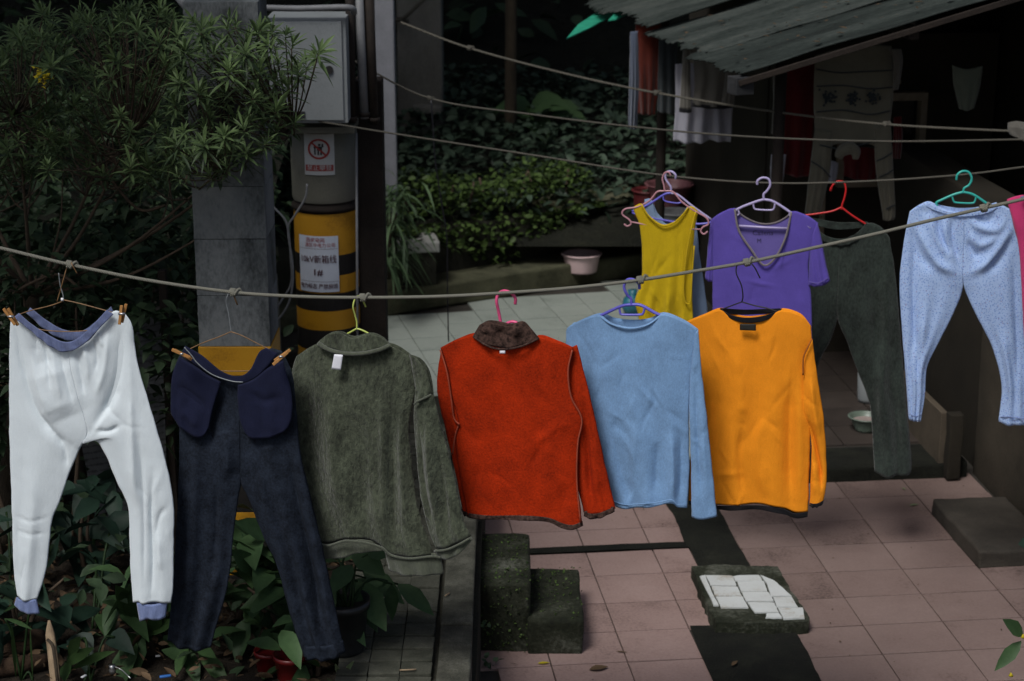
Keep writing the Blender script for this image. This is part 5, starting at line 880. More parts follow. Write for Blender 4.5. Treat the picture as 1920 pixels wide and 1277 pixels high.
tag(mk('bunched_cloth', tube([PY(x, y, 9.95) for x, y in ((1572, 296), (1578, 284), (1592, 278), (1604, 284), (1604, 298))], [.02, .032, .035, .028, .016], 10, 4), g_cream), 'bunched cream cloth hooped over the line below the knit suit', 'cloth')
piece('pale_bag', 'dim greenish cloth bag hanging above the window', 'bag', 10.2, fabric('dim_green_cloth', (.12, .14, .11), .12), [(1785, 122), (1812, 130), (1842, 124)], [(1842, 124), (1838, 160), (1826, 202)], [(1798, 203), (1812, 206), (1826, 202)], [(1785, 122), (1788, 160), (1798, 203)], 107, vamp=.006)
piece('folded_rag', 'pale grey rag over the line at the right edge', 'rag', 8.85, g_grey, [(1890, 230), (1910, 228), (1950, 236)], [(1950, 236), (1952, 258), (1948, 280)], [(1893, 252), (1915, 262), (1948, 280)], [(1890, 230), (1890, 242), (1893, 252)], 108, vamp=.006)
# ------------------------------------------------------------------ vegetation
def in_poly(px, py, poly):
    c = False; n = len(poly)
    for i in range(n):
        x1, y1 = poly[i]; x2, y2 = poly[i - 1]
        if (y1 > py) != (y2 > py) and px < (x2 - x1) * (py - y1) / (y2 - y1) + x1: c = not c
    return c
# the rosette-leaved bush, upper left
bush = thing('rosette_bush', 'spreading bush with narrow leaves in whorls at upper left', 'bush', V(-2.1, 7.2, .33))
poly = [(-60, 60), (40, 65), (70, 28), (160, 25), (230, 5), (300, 12), (350, 45), (420, 40), (500, 55), (560, 80), (600, 95), (585, 150), (540, 175), (560, 235), (530, 265), (470, 300), (430, 345), (360, 330), (290, 345), (200, 340), (140, 330), (60, 330), (-60, 340)]
cent = []
tries = 0
while len(cent) < 400 and tries < 24000:
    tries += 1; x, y = random.uniform(-60, 600), random.uniform(0, 345)
    if not in_poly(x, y, poly): continue
    c = PY(x, y, random.uniform(6.3, 6.85) if x > 330 else random.uniform(6.5, 7.9))
    if all((c - q).length > .066 for q in cent): cent.append(c)
trunk_top = V(-1.9, 7.3, 1.4)
limbs = []
for tx, ty, tz in ((-2.6, 7.0, 2.0), (-2.2, 6.9, 2.15), (-1.8, 6.9, 2.2), (-1.4, 6.9, 2.1), (-1.05, 6.9, 2.0), (-.8, 6.9, 2.15), (-2.3, 7.6, 2.2), (-1.5, 7.4, 2.2), (-2.7, 7.2, 1.7), (-1.1, 7.0, 1.75), (-1.7, 7.0, 1.75)):
    e = V(tx, ty, tz); m_ = trunk_top.lerp(e, .5) + V(0, 0, -.06); limbs.append([trunk_top, m_, e])
mk('trunk', tube([V(-2.1, 7.25, .25), V(-2.02, 7.28, .8), trunk_top], [.045, .035, .028], 10, 5), M['bark'], bush)
for l in limbs: mk('branch', tube(l, [.012, .007, .003], 6, 6), M['twig'], bush)
lp = np.array([list(p) for l in limbs for p in [Vector(q) for q in cr([list(a) for a in l], 8)]])
tw, parts, tn = [], [], []
for c in cent:
    d = np.linalg.norm(lp - np.array(c) - [0, 0, -.1], axis=1); b = Vector(lp[int(np.argmin(d))])
    tw.append(tube([b, b.lerp(c, .5) + V(0, 0, -.03), c], [.004, .003, .0022], 5, 3))
    n = random.randint(16, 26); up = np.array([random.gauss(0, .3), random.gauss(-.2, .3), 1.0]); up /= np.linalg.norm(up)
    a = np.arange(n) * 2.4 + random.random() * 6; el = np.linspace(-.35, 1.15, n)
    e1 = np.cross(up, [1, 0, 0]); e1 /= np.linalg.norm(e1); e2 = np.cross(up, e1)
    d = (np.cos(a)[:, None] * e1 + np.sin(a)[:, None] * e2) * np.cos(el)[:, None] + up * np.sin(el)[:, None]
    sc_ = random.uniform(.6, 1.15)
    parts.append(leaves(np.array(c) - up * .02 + up * (np.linspace(0, .035, n))[:, None], d, np.tile(up, (n, 1)) + d * .01, sc_ * rng.uniform(.05, .085, n), sc_ * rng.uniform(.008, .0125, n), NARROW, .2, rng.uniform(.05, .35, n)))
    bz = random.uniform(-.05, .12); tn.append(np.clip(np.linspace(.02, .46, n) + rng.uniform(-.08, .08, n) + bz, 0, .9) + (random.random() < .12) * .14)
mk('twigs', join(*tw), M['twig'], bush)
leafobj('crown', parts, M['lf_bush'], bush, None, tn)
fl_ = thing('yellow_flower', 'small yellow flower cluster in the bush at upper left', 'flower', PY(80, 150, 6.5))
pc = PY(80, 146, 6.5); n = 46; d = rdir(n, .6); leafobj('petals', [leaves(np.array(pc) + rng.normal(0, .012, (n, 3)), d, np.tile(UP, (n, 1)) + rng.normal(0, .3, (n, 3)), .018, .014)], M['flower'], fl_)
mk('stem', tube([pc, pc + V(.005, .01, -.09)], .003, 6), M['twig'], fl_)
# dark shrubs behind and under it
def shrub(name, label, cx, cy, cz, rx, ry, rz, n, L, m, st=OVAL, wr=.5, group=None, stems=5, ground=.3):
    t = thing(name, label, 'shrub', V(cx, cy, ground), group)
    u = rng.normal(0, 1, (n, 3)); u /= np.linalg.norm(u, axis=1)[:, None]; r = rng.uniform(.35, 1, n) ** .5
    lump = 1 + .25 * snoise(u[:, 0] * 3, u[:, 2] * 3 + u[:, 1] * 2, int(abs(cx * 91 + cz * 17)) + 3, 1.6)
    b = np.array([cx, cy, cz]) + u * (r * lump)[:, None] * [rx, ry, rz]; b = b[b[:, 2] > ground]; n = len(b)
    d = rdir(n, -.1); le = L * rng.uniform(.6, 1.25, n)
    leafobj('foliage', [leaves(b, d, np.tile(UP, (n, 1)) + rng.normal(0, .45, (n, 3)), le, le * wr, st, .18, .25)], m, t)
    for k in range(stems):
        e = V(cx + random.uniform(-.7, .7) * rx, cy + random.uniform(-.5, .5) * ry, cz + rz * random.uniform(0, .6)); s_ = V(cx + random.uniform(-.2, .2) * rx, cy, ground - .03)
        mk('stem', tube([s_, s_.lerp(e, .5) + V(random.uniform(-.06, .06), 0, .05), e], [.012, .008, .004], 6, 4), M['twig'], t)
    return t
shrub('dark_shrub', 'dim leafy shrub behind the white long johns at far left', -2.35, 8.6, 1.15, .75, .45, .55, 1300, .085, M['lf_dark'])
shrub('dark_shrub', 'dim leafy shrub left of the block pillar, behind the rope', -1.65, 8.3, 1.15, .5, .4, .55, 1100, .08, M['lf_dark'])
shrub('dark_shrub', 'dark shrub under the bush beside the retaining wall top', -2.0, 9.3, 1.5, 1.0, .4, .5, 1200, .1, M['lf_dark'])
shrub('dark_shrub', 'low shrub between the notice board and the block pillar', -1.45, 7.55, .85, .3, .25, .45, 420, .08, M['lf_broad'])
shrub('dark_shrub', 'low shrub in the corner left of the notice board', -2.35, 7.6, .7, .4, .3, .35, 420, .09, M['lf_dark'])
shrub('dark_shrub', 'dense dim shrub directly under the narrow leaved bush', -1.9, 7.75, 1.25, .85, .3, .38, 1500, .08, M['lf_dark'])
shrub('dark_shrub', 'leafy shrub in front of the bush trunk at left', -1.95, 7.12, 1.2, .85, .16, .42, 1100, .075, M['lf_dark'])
for k, pts in enumerate(([(0, 565), (60, 530), (110, 515), (150, 540)], [(165, 250), (200, 320), (235, 370), (268, 395), (310, 385)], [(215, 310), (235, 335), (230, 350)])):
    tag(mk('bare_twig', tube([PY(x, y, 7.1) for x, y in pts], .006, 6, 5), M['twig']), ['dark bare branch arching behind the white long johns hanger', 'thin bare twig looping below the bush near the pillar', 'short bare twig hanging inside the lower bush'][k], 'twig')

# notice board among the plants
nb_ = thing('notice_board', 'weathered grey notice board on dark posts behind the white long johns', 'board', V(-1.6, 7.2, .33))
def boardmat():
    m, n, b = nodes('board_print'); co = coords(n); sx = N(n, "ShaderNodeSeparateXYZ"); n.links.new(co.outputs[0], sx.inputs[0])
    mp = N(n, "ShaderNodeMath"); mp.operation = 'MULTIPLY_ADD'; n.links.new(sx.outputs[0], mp.inputs[0]); mp.inputs[1].default_value = -.42; n.links.new(sx.outputs[2], mp.inputs[2])
    sn = N(n, "ShaderNodeMath"); sn.operation = 'SINE'; ml = N(n, "ShaderNodeMath"); ml.operation = 'MULTIPLY'; ml.inputs[1].default_value = 230; n.links.new(mp.outputs[0], ml.inputs[0]); n.links.new(ml.outputs[0], sn.inputs[0])
    nz = noise_tex(n, co, 55, 3); ad = N(n, "ShaderNodeMath"); ad.operation = 'MULTIPLY_ADD'; n.links.new(nz.outputs[0], ad.inputs[0]); ad.inputs[1].default_value = 3.2; n.links.new(sn.outputs[0], ad.inputs[2])
    r = ramp(n, ad.outputs[0], [(.98, (.085, .09, .095)), (1.0, (.035, .038, .04))]); r.color_ramp.elements[0].position = .0; r.color_ramp.elements[1].position = 1.0
    mr = N(n, "ShaderNodeMapRange"); n.links.new(ad.outputs[0], mr.inputs[0]); mr.inputs[1].default_value = 1.9; mr.inputs[2].default_value = 2.6; n.links.new(mr.outputs[0], r.inputs[0])
    n.links.new(r.outputs[0], b.inputs['Base Color']); b.inputs['Roughness'].default_value = .7; return m
q = [PY(118, 652, 7.55), PY(305, 585, 7.25), PY(314, 968, 7.15), PY(192, 1038, 7.4)]
Q = np.array([list(p) for p in q]); mk('panel', (np.vstack([Q, Q + [0, .025, 0]]), [(0, 3, 2, 1), (4, 5, 6, 7), (0, 1, 5, 4), (1, 2, 6, 5), (2, 3, 7, 6), (3, 0, 4, 7)]), boardmat(), nb_, False)
mk('post', box((PY(318, 800, 7.2).x, 7.22, .9), (.03, .04, 1.25), 0, .004), M['dark_iron'], nb_, False); mk('post', tube([PY(306, 610, 7.25), PY(312, 1000, 7.2)], .008, 8), M['bark'], nb_); mk('post', tube([PY(150, 800, 7.62), PY(160, 1090, 7.5)], .02, 8), M['dark_iron'], nb_)

# heart-leaved taro plants
def taro(label, hearts, Y, basexy, m=M['lf_taro']):
    b = PF(*basexy, .32); t = thing('taro_plant', label, 'plant', b, 'taro plants in the garden bed')
    for i, (x, y, L, tilt) in enumerate(hearts):
        p = PY(x, y, Y + random.uniform(-.12, .12)); d = np.array([math.cos(tilt) * .8, -.55, math.sin(tilt) * .6]); nn = np.array([random.gauss(0, .2), -.75, .8])
        leafobj('leaf', [leaves([list(p)], [d], [nn], L, L * .8, HEART, .1, .22)], m, t, None, [np.array([random.uniform(.1, .5)])])
        mk('stalk', tube([b + V(random.uniform(-.03, .03), 0, 0), b.lerp(p, .5) + V(0, .03, .06), p], .005, 6, 4), M['lf_blade'], t)
taro('taro plant with two broad leaves between the legs of the long johns', [(178, 1045, .12, -.9), (172, 1112, .12, -2.2), (205, 1000, .09, -.6)], 6.75, (180, 1180))
taro('taro plant low at the bottom left beside the bamboo stake', [(150, 1200, .12, -1.2), (215, 1195, .1, -.3), (188, 1250, .11, -1.6)], 6.3, (170, 1277))
taro('dark taro plant at the left edge of the garden bed', [(20, 1040, .12, -.6), (12, 960, .11, -1.2), (60, 1010, .09, -.2)], 7.0, (20, 1130))
taro('dark taro plant behind the left leg of the long johns', [(160, 930, .11, -1.9), (195, 900, .1, -.8), (130, 985, .1, -2.4)], 7.1, (170, 1060))
# blade-leaved plants
def blades(label, items, base, m=M['lf_blade'], name='blade_plant', w_=.045, cat='plant', z=.32, group='blade leaved plants'):
    b = PF(*base, z); t = thing(name, label, cat, b, group)
    for x0, y0, x1, y1, wd_ in items:
        p0, p1 = PY(x0, y0, b.y), PY(x1, y1, b.y - .12); d = p1 - p0; L = d.length
        leafobj('leaf', [leaves([list(p0)], [list(d)], [[random.gauss(0, .2), -.8, .5]], L, w_ * wd_, NARROW, .14, .12)], m, t, None, [np.array([random.uniform(.1, .5)])])
        if (p0 - b).length > .03: mk('stalk', tube([b, b.lerp(p0, .6) + V(0, .01, .03), p0], .0045, 6, 4), m, t)
    return t
blades('tall blade leaved plant right of the long johns cuff', [(262, 1175, 215, 1080, 1.6), (262, 1185, 240, 1100, 1.5), (275, 1190, 330, 1150, 1.1), (268, 1200, 205, 1190, 1.0), (280, 1195, 300, 1130, 1.2)], (270, 1225))
blades('blade leaved plant at bottom left with one bright arching leaf', [(128, 1240, 118, 1277, 1.0), (130, 1235, 150, 1180, 1.0), (122, 1250, 175, 1200, .9), (135, 1255, 215, 1205, .7)], (125, 1270))
blades('blade leaved plant below the left leg of the navy trousers', [(350, 1215, 372, 1277, 1.2), (352, 1210, 330, 1260, 1.0), (370, 1215, 430, 1277, 1.3), (360, 1208, 405, 1225, 1.0)], (350, 1250))
blades('thin stems at the far left bottom of the garden bed', [(30, 1270, 20, 1150, .3), (62, 1277, 55, 1150, .25), (10, 1160, 60, 1170, .35), (60, 1120, 5, 1140, .35)], (40, 1277))
for lb, x, y, z, r_, n_, L_, m_ in (('leafy garden plant at the foot of the block pillar', -1.02, 6.55, .58, .2, 70, .13, 'lf_broad'), ('leafy garden plant between the long johns and navy trousers', -1.3, 6.35, .5, .2, 60, .12, 'lf_broad'), ('leafy garden plant below the left leg of the long johns', -1.75, 6.3, .48, .22, 60, .12, 'lf_taro'), ('leafy garden plant in front of the notice board', -1.62, 6.85, .6, .24, 80, .12, 'lf_taro'), ('leafy garden plant between the navy trouser legs', -.86, 6.35, .52, .17, 60, .12, 'lf_broad'), ('leafy garden plant hiding the red pots', -.72, 6.12, .45, .14, 50, .1, 'lf_broad'), ('leafy garden plant at the far left bottom', -2.15, 6.6, .5, .22, 60, .12, 'lf_taro')):
    shrub('garden_plant', lb, x, y, z, r_, r_ * .8, r_ * .9, int(n_ * .5), L_ * 1.4, M[m_], OVAL, .5, 'leafy plants in the garden bed', 3, .33)
# potted broadleaf plant
def pot(name, label, c, r, h, m, group=None):
    t = thing(name, label, 'pot', c, group); mk('vessel', lathe([(.001, .0), (r * .78, 0), (r * .8, .01), (r * .95, h * .85), (r * 1.04, h * .86), (r * 1.05, h), (r * .97, h), (r * .92, h * .85), (.001, h * .84)], c, 36), M[m], t); return t
pc = PF(640, 1238, .452); pot('plant_pot', 'large black plant pot on the raised walk', pc + V(0, .09, 0), .093, .19, 'pot_black')
pot('plant_pot', 'red plant pot at the bottom edge below the navy trousers', PF(545, 1300, .29) + V(0, .05, 0), .062, .13, 'pot_red'); pot('plant_pot', 'darker red plant pot behind the broad leaves at the bottom', PF(500, 1290, .28) + V(0, .08, 0), .05, .11, 'pot_red')
bl = thing('broadleaf_plant', 'broad leaved potted plant with big oval leaves behind the navy trousers', 'plant', pc + V(0, .09, .16))
items = [(520, 1010, 452, 975, .8), (500, 1100, 478, 1020, .8), (475, 1075, 440, 1030, .7), (500, 1070, 520, 1020, .9), (470, 1095, 445, 1125, .75), (500, 1105, 545, 1180, 1.0), (470, 1120, 480, 1180, .7), (548, 1120, 560, 1180, .7), (640, 1055, 612, 1050, .6), (660, 1060, 625, 1100, .7), (660, 1030, 712, 1065, .8), (690, 1040, 735, 1030, .6), (680, 1070, 745, 1115, .75), (745, 1095, 802, 1138, .65), (670, 1090, 715, 1160, .95), (660, 1100, 700, 1165, .6), (735, 1095, 735, 1135, .5), (625, 1125, 675, 1190, .8), (640, 1140, 670, 1200, .8), (620, 1040, 665, 1035, .6), (600, 1090, 620, 1140, .7), (715, 1030, 770, 1050, .55), (690, 1085, 640, 1120, .6), (560, 1060, 590, 1100, .7)]
b = pc + V(0, .09, .16)
for k, (x0, y0, x1, y1, wd_) in enumerate(items):
    Yk = (6.2 if x0 > 590 else 6.45) + random.uniform(-.12, .1); p0 = PY(x0, y0, Yk); p1 = PY(x1, y1, Yk - random.uniform(.02, .1)); d = p1 - p0; L = max(d.length, .1) * 1.2
    leafobj('leaf', [leaves([list(p0)], [list(d)], [[random.gauss(0, .25), -.7, .7]], L, .11 * wd_, OVAL, .14, .1)], M['lf_broad'], bl, None, [np.array([random.uniform(.1, .55)])])
    mk('stalk', tube([b + V(random.uniform(-.04, .04), 0, 0), b.lerp(p0, .5) + V(random.uniform(-.02, .02), .02, .05), p0], .004, 6, 4), M['lf_blade'], bl)
blades('pale striped spider plant at the bottom beside the black pot', [(640, 1277, 628, 1232, .35), (640, 1277, 664, 1226, .35), (650, 1300, 612, 1260, .3), (638, 1300, 590, 1265, .3)], (642, 1300), M['lf_spider'], 'spider_plant', .05)
# bed litter
n = 2600; b = np.stack([rng.uniform(-3.2, -.62, n), rng.uniform(5.6, 9.3, n), np.full(n, .36) + rng.uniform(-.02, .03, n)], 1); d = rdir(n, 0); d[:, 2] *= .4; le = rng.uniform(.02, .07, n)
leafobj('leaf_litter', [leaves(b, d, np.tile(UP, (n, 1)) + rng.normal(0, .5, (n, 3)), le, le * .45, OVAL, .3, -.2)], M['lf_dry'], None, 'stuff')
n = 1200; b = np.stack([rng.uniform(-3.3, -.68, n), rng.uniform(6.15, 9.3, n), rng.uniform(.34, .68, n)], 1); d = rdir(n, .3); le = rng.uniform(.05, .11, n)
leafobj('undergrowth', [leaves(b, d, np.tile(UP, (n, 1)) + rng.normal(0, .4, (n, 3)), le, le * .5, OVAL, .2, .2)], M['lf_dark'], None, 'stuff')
tag(mk('log', tube([PF(-60, 1205, .36), PF(20, 1208, .4), PF(75, 1200, .37)], [.045, .05, .042], 12, 4), M['log']), 'rotting brown log at the left edge of the garden bed', 'log')
tag(mk('log', tube([PF(-60, 1262, .34), PF(30, 1248, .36), PF(85, 1240, .34)], [.03, .034, .03], 12, 4), M['log']), 'thinner dark log nearest the bottom left corner', 'log')
bs = thing('bamboo_stake', 'pale split bamboo stake standing at bottom left', 'stake', PF(110, 1330, .34)); mk('cane', tube([PY(92, 1163, 6.1), PY(94, 1190, 6.08), PY(100, 1240, 6.02), PY(108, 1330, 5.95)], [.004, .017, .018, .018], 10, 3, True, .6), M['bamboo'], bs); mk('tie', tube([PY(90, 1200, 6.06), PY(100, 1215, 6.0), PY(108, 1277, 5.95)], .006, 6, 3), M['bark'], bs)
ft = thing('metal_fitting', 'small shiny metal fitting with wire bail in the litter', 'fitting', PF(210, 1262, .36)); mk('cup', lathe([(.001, 0), (.011, 0), (.013, .012), (.009, .02), (.012, .03), (.001, .032)], PF(211, 1262, .37), 16), M['steel'], ft); mk('bail', tube([PF(215, 1250, .4), PF(228, 1256, .39), PF(245, 1272, .38)], .002, 6, 3), M['steel'], ft)
tag(mk('plastic_scrap', box(PF(310, 1268, .37), (.04, .012, .008), .3, .003), M['blue_scrap']), 'blue plastic scrap in the leaf litter', 'litter'); tag(mk('paper_scrap', box(PF(157, 1268, .38), (.01, .022, .004), -.5, .001), M['white_scrap']), 'white paper scrap in the leaf litter at bottom left', 'litter')
tag(mk('foil_scrap', box(PF(296, 1230, .38), (.018, .01, .005), .2, .002), M['pipe_grey']), 'pale foil scrap beside the navy trouser leg', 'litter')
for k, (x, y, a, L, z, lb) in enumerate(((765, 1256, .1, .055, .457, 'orange brown twig lying on the raised walk'), (838, 1115, 1.0, .03, .465, 'tiny orange twig on the walk coping'))): tag(mk('fallen_twig', tube([PF(x, y, z) - V(math.cos(a), math.sin(a), 0) * L / 2, PF(x, y, z + .004), PF(x, y, z) + V(math.cos(a), math.sin(a), 0) * L / 2], .003, 6, 3), M['bamboo']), lb, 'twig')
# leaves fallen on the tiles
def fallen(x, y, L, ang, m, label, z=.004, wr=.4):
    p = PF(x, y, z); return tag(leafobj('fallen_leaf', [leaves([[p.x, p.y, p.z]], [[math.cos(ang), math.sin(ang), .05]], [UP], L, L * wr, OVAL, .12, .02)], m, None, None, [np.array([.4])]), label, 'leaf', 'leaves fallen on the paving')
fallen(1008, 1244, .05, .1, M['lf_yellow'], 'yellow leaf on the pink tiles at the bottom'); fallen(1105, 1256, .08, .3, M['lf_dry'], 'curled grey brown leaf on the pink tiles at the bottom', .006, .55); fallen(1705, 948, .05, .3, M['lf_spider'], 'pale dry leaf on the dark tiles near the porch'); fallen(1155, 1221, .05, -.3, M['lf_dry'], 'small dry leaf on the left pink tiles above the curled one', .004, .2); fallen(1372, 1248, .05, 1.0, M['lf_dry'], 'brown leaf lying on the mossy drain', .02); fallen(1698, 918, .03, 2.0, M['lf_spider'], 'tiny dry leaf below the porch step'); fallen(955, 1243, .04, -.4, M['lf_dry'], 'thin pale straw on the lower left pink tiles', .004, .1)
n = 170; b = np.stack([rng.uniform(-.1, 2.3, n), rng.uniform(6.2, 12, n), np.full(n, .004)], 1); d = rdir(n, 0); d[:, 2] = .05; le = rng.uniform(.006, .018, n); leafobj('debris', [leaves(b, d, np.tile(UP, (n, 1)), le, le * .5, fold=.1, droop=0)], M['lf_dry'], None, 'stuff')
def weed(x, y, z, label, s=.03, n=9, m=M['lf_fern']):
    c = PF(x, y, z); t = thing('weed', label, 'weed', c); d = rdir(n, .5); leafobj('leaves', [leaves(np.tile(np.array(c) + [0, 0, s], (n, 1)) + rng.normal(0, s * .5, (n, 3)), d, np.tile(UP, (n, 1)) + rng.normal(0, .3, (n, 3)), s, s * .7, OVAL, .1, .1)], m, t); mk('stem', tube([c, c + V(0, 0, s)], .0018, 5), m, t)
weed(920, 1255, .0, 'small green weed at the foot of the walk wall', .03, 10); weed(908, 1180, .12, 'tiny weed halfway up the walk wall', .022, 8); weed(905, 1010, .12, 'weed sprouting beside the upper step', .022, 8); weed(912, 960, .0, 'weed behind the red sweater hem by the walk', .03, 10)
# moss tuft of grass at the iron column base etc: drooping fern clump
fc = thing('fern_clump', 'drooping pale green fern clump right of the iron column', 'fern', PY(745, 520, 11.8)); n = 230
b = np.array(PY(735, 400, 11.8)) + np.stack([rng.normal(0, .07, n), rng.normal(0, .1, n), rng.uniform(-.35, .2, n)], 1); d = rdir(n, .25); le = rng.uniform(.12, .28, n)
leafobj('fronds', [leaves(b, d, np.tile(UP, (n, 1)) + rng.normal(0, .2, (n, 3)), le, .018, NARROW, .15, rng.uniform(.5, 1.1, n))], M['lf_fern'], fc)
mk('crown_root', tube([PY(735, 520, 11.8), PY(735, 400, 11.8)], .03, 8), M['bark'], fc)
# hedge on the planter wall
hd = thing('hedge', 'bright small leaved bush spilling over the planter wall', 'hedge', along(1.1, .5, .45)); n = 2700
tt = rng.uniform(-.05, 1.75, n); top_ = .82 + .1 * np.sin(tt * 5) ; hh = rng.uniform(0, 1, n) ** .7
bz = np.where(rng.uniform(0, 1, n) < .7, .5 + hh * (top_ - .5) * (1 - .5 * np.abs(tt - .9) / .9), .5 - rng.uniform(0, .34, n) * np.clip(1 - np.abs(tt - .9) / .75, 0, 1)); nn = np.where(bz > .5, rng.uniform(.2, .75, n), rng.uniform(.14, .3, n))
b = np.array(K0)[None] + np.array(KD)[None] * tt[:, None] + np.array(KN)[None] * nn[:, None]; b[:, 2] = bz; le = rng.uniform(.03, .06, n)
leafobj('foliage', [leaves(b, rdir(n, .1), np.tile(UP, (n, 1)) + rng.normal(0, .5, (n, 3)), le, le * .7, OVAL, .12, .15)], M['lf_hedge'], hd)
for k in range(8): p = along(.2 + .2 * k, .45, .42); mk('stem', tube([p, p + V(random.uniform(-.1, .1), random.uniform(-.1, .1), .3)], .008, 6), M['twig'], hd)
# ground cover on the bank
n = 9000; x = rng.uniform(-2.6, 4.5, n); y = rng.uniform(12.7, 16.6, n); k_ = y > 12.55 + .605 * x; x, y = x[k_], y[k_]; n = len(x)
z = .44 + np.clip(y - 13, 0, 3) * .11 + rng.uniform(.02, .2, n); le = rng.uniform(.06, .12, n)
leafobj('ground_cover', [leaves(np.stack([x, y, z], 1), rdir(n, .15), np.tile(UP, (n, 1)) + rng.normal(0, .35, (n, 3)), le, le * .6, OVAL, .15, .2)], M['lf_cover'], None, 'stuff')
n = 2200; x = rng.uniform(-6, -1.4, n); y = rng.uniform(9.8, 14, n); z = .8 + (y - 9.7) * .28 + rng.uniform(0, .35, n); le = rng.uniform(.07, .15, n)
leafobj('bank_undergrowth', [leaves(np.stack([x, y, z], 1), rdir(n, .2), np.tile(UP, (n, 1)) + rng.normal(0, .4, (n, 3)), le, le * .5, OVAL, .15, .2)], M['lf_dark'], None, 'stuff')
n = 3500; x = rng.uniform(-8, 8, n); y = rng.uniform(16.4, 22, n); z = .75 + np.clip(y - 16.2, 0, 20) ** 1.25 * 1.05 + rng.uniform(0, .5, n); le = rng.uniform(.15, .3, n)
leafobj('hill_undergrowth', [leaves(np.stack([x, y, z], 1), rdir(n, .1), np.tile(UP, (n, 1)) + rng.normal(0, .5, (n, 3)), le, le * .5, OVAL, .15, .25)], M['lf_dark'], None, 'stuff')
# big-leaved plant on the bank
bgp = thing('big_leaf_plant', 'dim plant with large round leaves on the dark bank', 'plant', PY(1010, 275, 15.2))
for x, y, L, a in ((985, 205, .32, 2.6), (1010, 195, .3, .4), (1050, 205, .25, -.3), (975, 228, .2, -2.4), (1020, 240, .22, -1.4), (1000, 215, .28, -1.2)):
    p = PY(x, y, 15.0); leafobj('leaf', [leaves([list(p)], [[math.cos(a), -.5, math.sin(a) * .5]], [[0, -.6, .8]], L, L * .85, HEART, .08, .25)], M['lf_broad'], bgp, None, [np.array([.35])]); mk('stalk', tube([PY(1010, 275, 15.2), PY((x + 1010) / 2, 245, 15.1), p], .012, 6, 3), M['lf_blade'], bgp)
# trees: trunks mostly in shade, unseen crowns above the frame placed to cast shade
def tree(label, x, y, z0, top, r, cr_, n, flat=.45):
    t = thing('shade_tree', label, 'tree', V(x, y, z0), 'shade trees'); top = V(*top); b0 = V(x, y, z0 - .1)
    mk('trunk', tube([b0, V(x + .02, y, z0 + (top.z - z0) * .45), top + V(0, 0, .2)], [r, r * .8, r * .4], 12, 6), M['bark'], t)
    for k in range(7):
        a = k * .9 + random.random(); e = top + V(math.cos(a) * cr_ * .7, math.sin(a) * cr_ * .7, random.uniform(-.1, .6)); s_ = V(x, y, z0 + (top.z - z0) * .45).lerp(top, random.uniform(.4, .95)); mk('limb', tube([s_, s_.lerp(e, .5) + V(0, 0, .15), e], [r * .4, r * .25, .01], 7, 4), M['bark'], t)
    u = rng.normal(0, 1, (n, 3)); u /= np.linalg.norm(u, axis=1)[:, None]; b_ = np.array(top) + [0, 0, .3] + u * (rng.uniform(.2, 1, n) ** .4 * (1 + .2 * snoise(u[:, 0] * 3, u[:, 1] * 3, int(abs(x) * 10 + y), 2)))[:, None] * [cr_, cr_, cr_ * flat]
    le = rng.uniform(.2, .36, n); leafobj('crown', [leaves(b_, rdir(n, -.1), np.tile(UP, (n, 1)) + rng.normal(0, .4, (n, 3)), le, le * .55, OVAL, .12, .2)], M['lf_canopy'], t)
tree('slim tree with thin straight trunk on the dark bank', PY(957, 260, 14.8).x, 14.8, .6, (.1, 15.1, 5.6), .05, 2.7, 3400)
tree('tree behind the electric cabinet, crown above the picture', -4.6, 10.4, .9, (-4.4, 10.3, 4.9), .09, 2.2, 3000)
tree('tree behind the shed roof, crown above the picture', 3.4, 14.6, .5, (3.0, 11.6, 5.2), .11, 2.6, 3400)
tree('unseen tree added at the left to shade the bush, crown above the picture', -4.4, 6.4, .3, (-3.0, 5.8, 4.7), .09, 1.35, 620)  # out of view, put in to darken the bush and pillar
tree('tree high on the left bank, crown above the picture', -5.4, 13.0, 1.5, (-3.6, 13.2, 5.6), .11, 2.8, 3000)
tree('unseen tree added at the right to shade the courtyard, crown above the picture', 4.6, 6.2, 0, (2.7, 5.6, 3.7), .1, 1.25, 1500, .3)  # out of view, put in to keep sun off the right side
# sprig reaching in at bottom right
spg = thing('leafy_sprig', 'leafy twig reaching in at the bottom right corner', 'twig', PY(1990, 1235, 5.6))
mk('twig', tube([PY(2030, 1250, 5.6), PY(1960, 1215, 5.55), PY(1917, 1193, 5.5)], .004, 6, 4), M['twig'], spg)
for x0, y0, x1, y1, w_ in ((1918, 1192, 1880, 1158, .05), (1915, 1202, 1865, 1255, .045), (1925, 1180, 1960, 1140, .05), (1935, 1205, 1990, 1270, .05)):
    p0, p1 = PY(x0, y0, 5.5), PY(x1, y1, 5.46); leafobj('leaf', [leaves([list(p0)], [list(p1 - p0)], [[.1, -.8, .6]], (p1 - p0).length, w_, OVAL, .14, .05)], M['lf_broad'], spg, None, [np.array([.35])])
for x, y in ((1918, 1196), (1895, 1268)): mk('bud', tube([PY(x - 3, y, 5.48), PY(x, y - 3, 5.48), PY(x + 4, y, 5.48)], [.003, .008, .003], 8), M['flower'], spg)
tag(leafobj('edge_leaf', [leaves([list(PY(1935, 1020, 7.2))], [[-.6, -.1, .1]], [[0, -.7, .7]], .06, .06, OVAL, .1, .1)], M['lf_taro'], None, None, [np.array([.3])]), 'single round leaf at the right edge by the rendered wall', 'leaf')

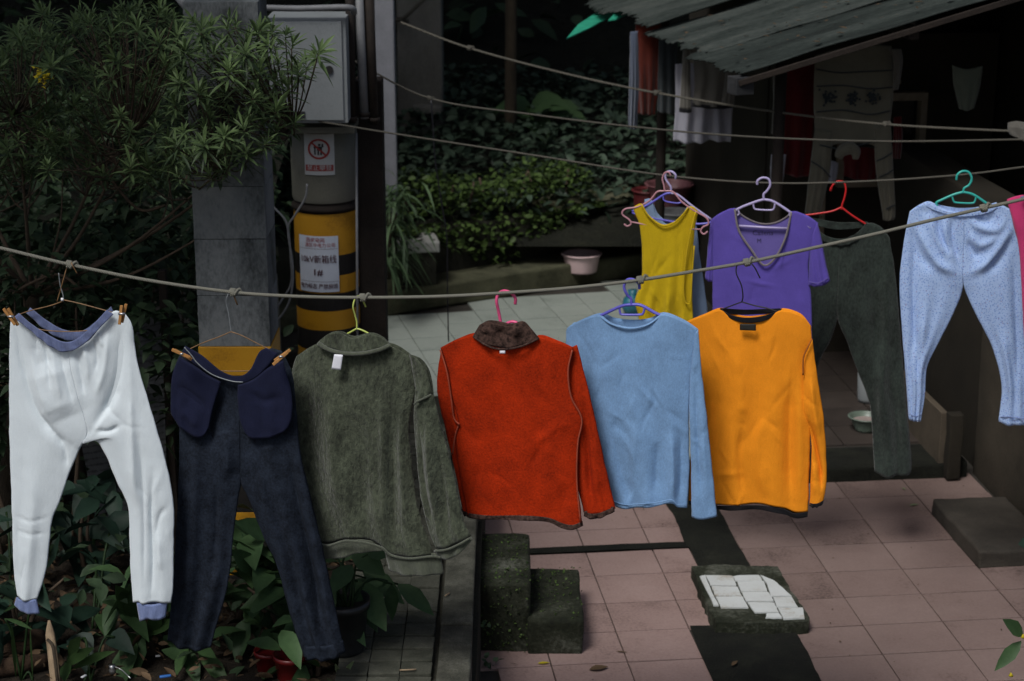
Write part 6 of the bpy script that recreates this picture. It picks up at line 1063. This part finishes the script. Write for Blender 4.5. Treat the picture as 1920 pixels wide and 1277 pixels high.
# ------------------------------------------------------------------ basins, bowl, bag
def basin(label, c, r0, r1, h, m, name='wash_basin', cat='basin', inner=None):
    t = thing(name, label, cat, c); mk('bowl', lathe([(.001, 0), (r0, 0), (r0 * 1.03, .01), (r1 * .93, h * .9), (r1 * .95, h), (r1, h * 1.0), (r1 * 1.005, h * 1.03), (r1 * .93, h * 1.02), (r1 * .9, h * .95), (r0 * .97, .018), (.001, .014)], c, 44), M[m], t)
    mk('rim', lathe([(r1 * .97, h * .985), (r1 * 1.06, h * .99), (r1 * 1.07, h * 1.02), (r1 * .97, h * 1.04)], c, 44), M[m], t); return t
basin('pale pink plastic wash basin on the planter ledge', PY(1090, 508, 12.75), .105, .135, .125, 'basin_pink')
basin('dim rose basin on the red bucket behind the yellow top', PY(1255, 385, 12.9), .11, .165, .15, 'basin_dim')
bk = basin('dark red bucket under the rose basin behind the yellow top', PY(1215, 420, 13.0), .09, .115, .24, 'bucket_red', 'bucket', 'bucket')
basin('dim grey tub behind the yellow top neckline', PY(1265, 440, 12.6), .11, .13, .16, 'pipe_grey', 'tub', 'tub')
bw = basin('pale green bowl on the porch behind the velour trousers', PF(1622, 806, .085), .052, .088, .075, 'bowl_green', 'food_bowl', 'bowl'); mk('contents', lathe([(.001, .05), (.07, .052)], ORG[bw.name], 24), M['bowl_in'], bw)
jug = thing('plastic_jug', 'dim white jug standing on the porch behind the velour trousers', 'jug', PF(1626, 752, .085)); mk('body', lathe([(.001, 0), (.05, 0), (.055, .02), (.06, .16), (.04, .2), (.02, .215), (.001, .216)], PF(1626, 752, .085), 24), M['cabinet'], jug)
bag = thing('teal_bag', 'teal plastic bag behind the violet blue hanger', 'bag', PF(1185, 590, 0)); bx_ = PF(1185, 588, 0)
sph = lathe([(.002, 0), (.05, .005), (.068, .05), (.055, .1), (.025, .13), (.03, .155), (.012, .16)], bx_, 18); sv = sph[0]; sv = sv + np.stack([snoise(sv[:, 0] * 30, sv[:, 2] * 30, k, 1.2) * .012 for k in (1, 2, 3)], 1); mk('sack', (sv, sph[1]), M['teal_plastic'], bag)
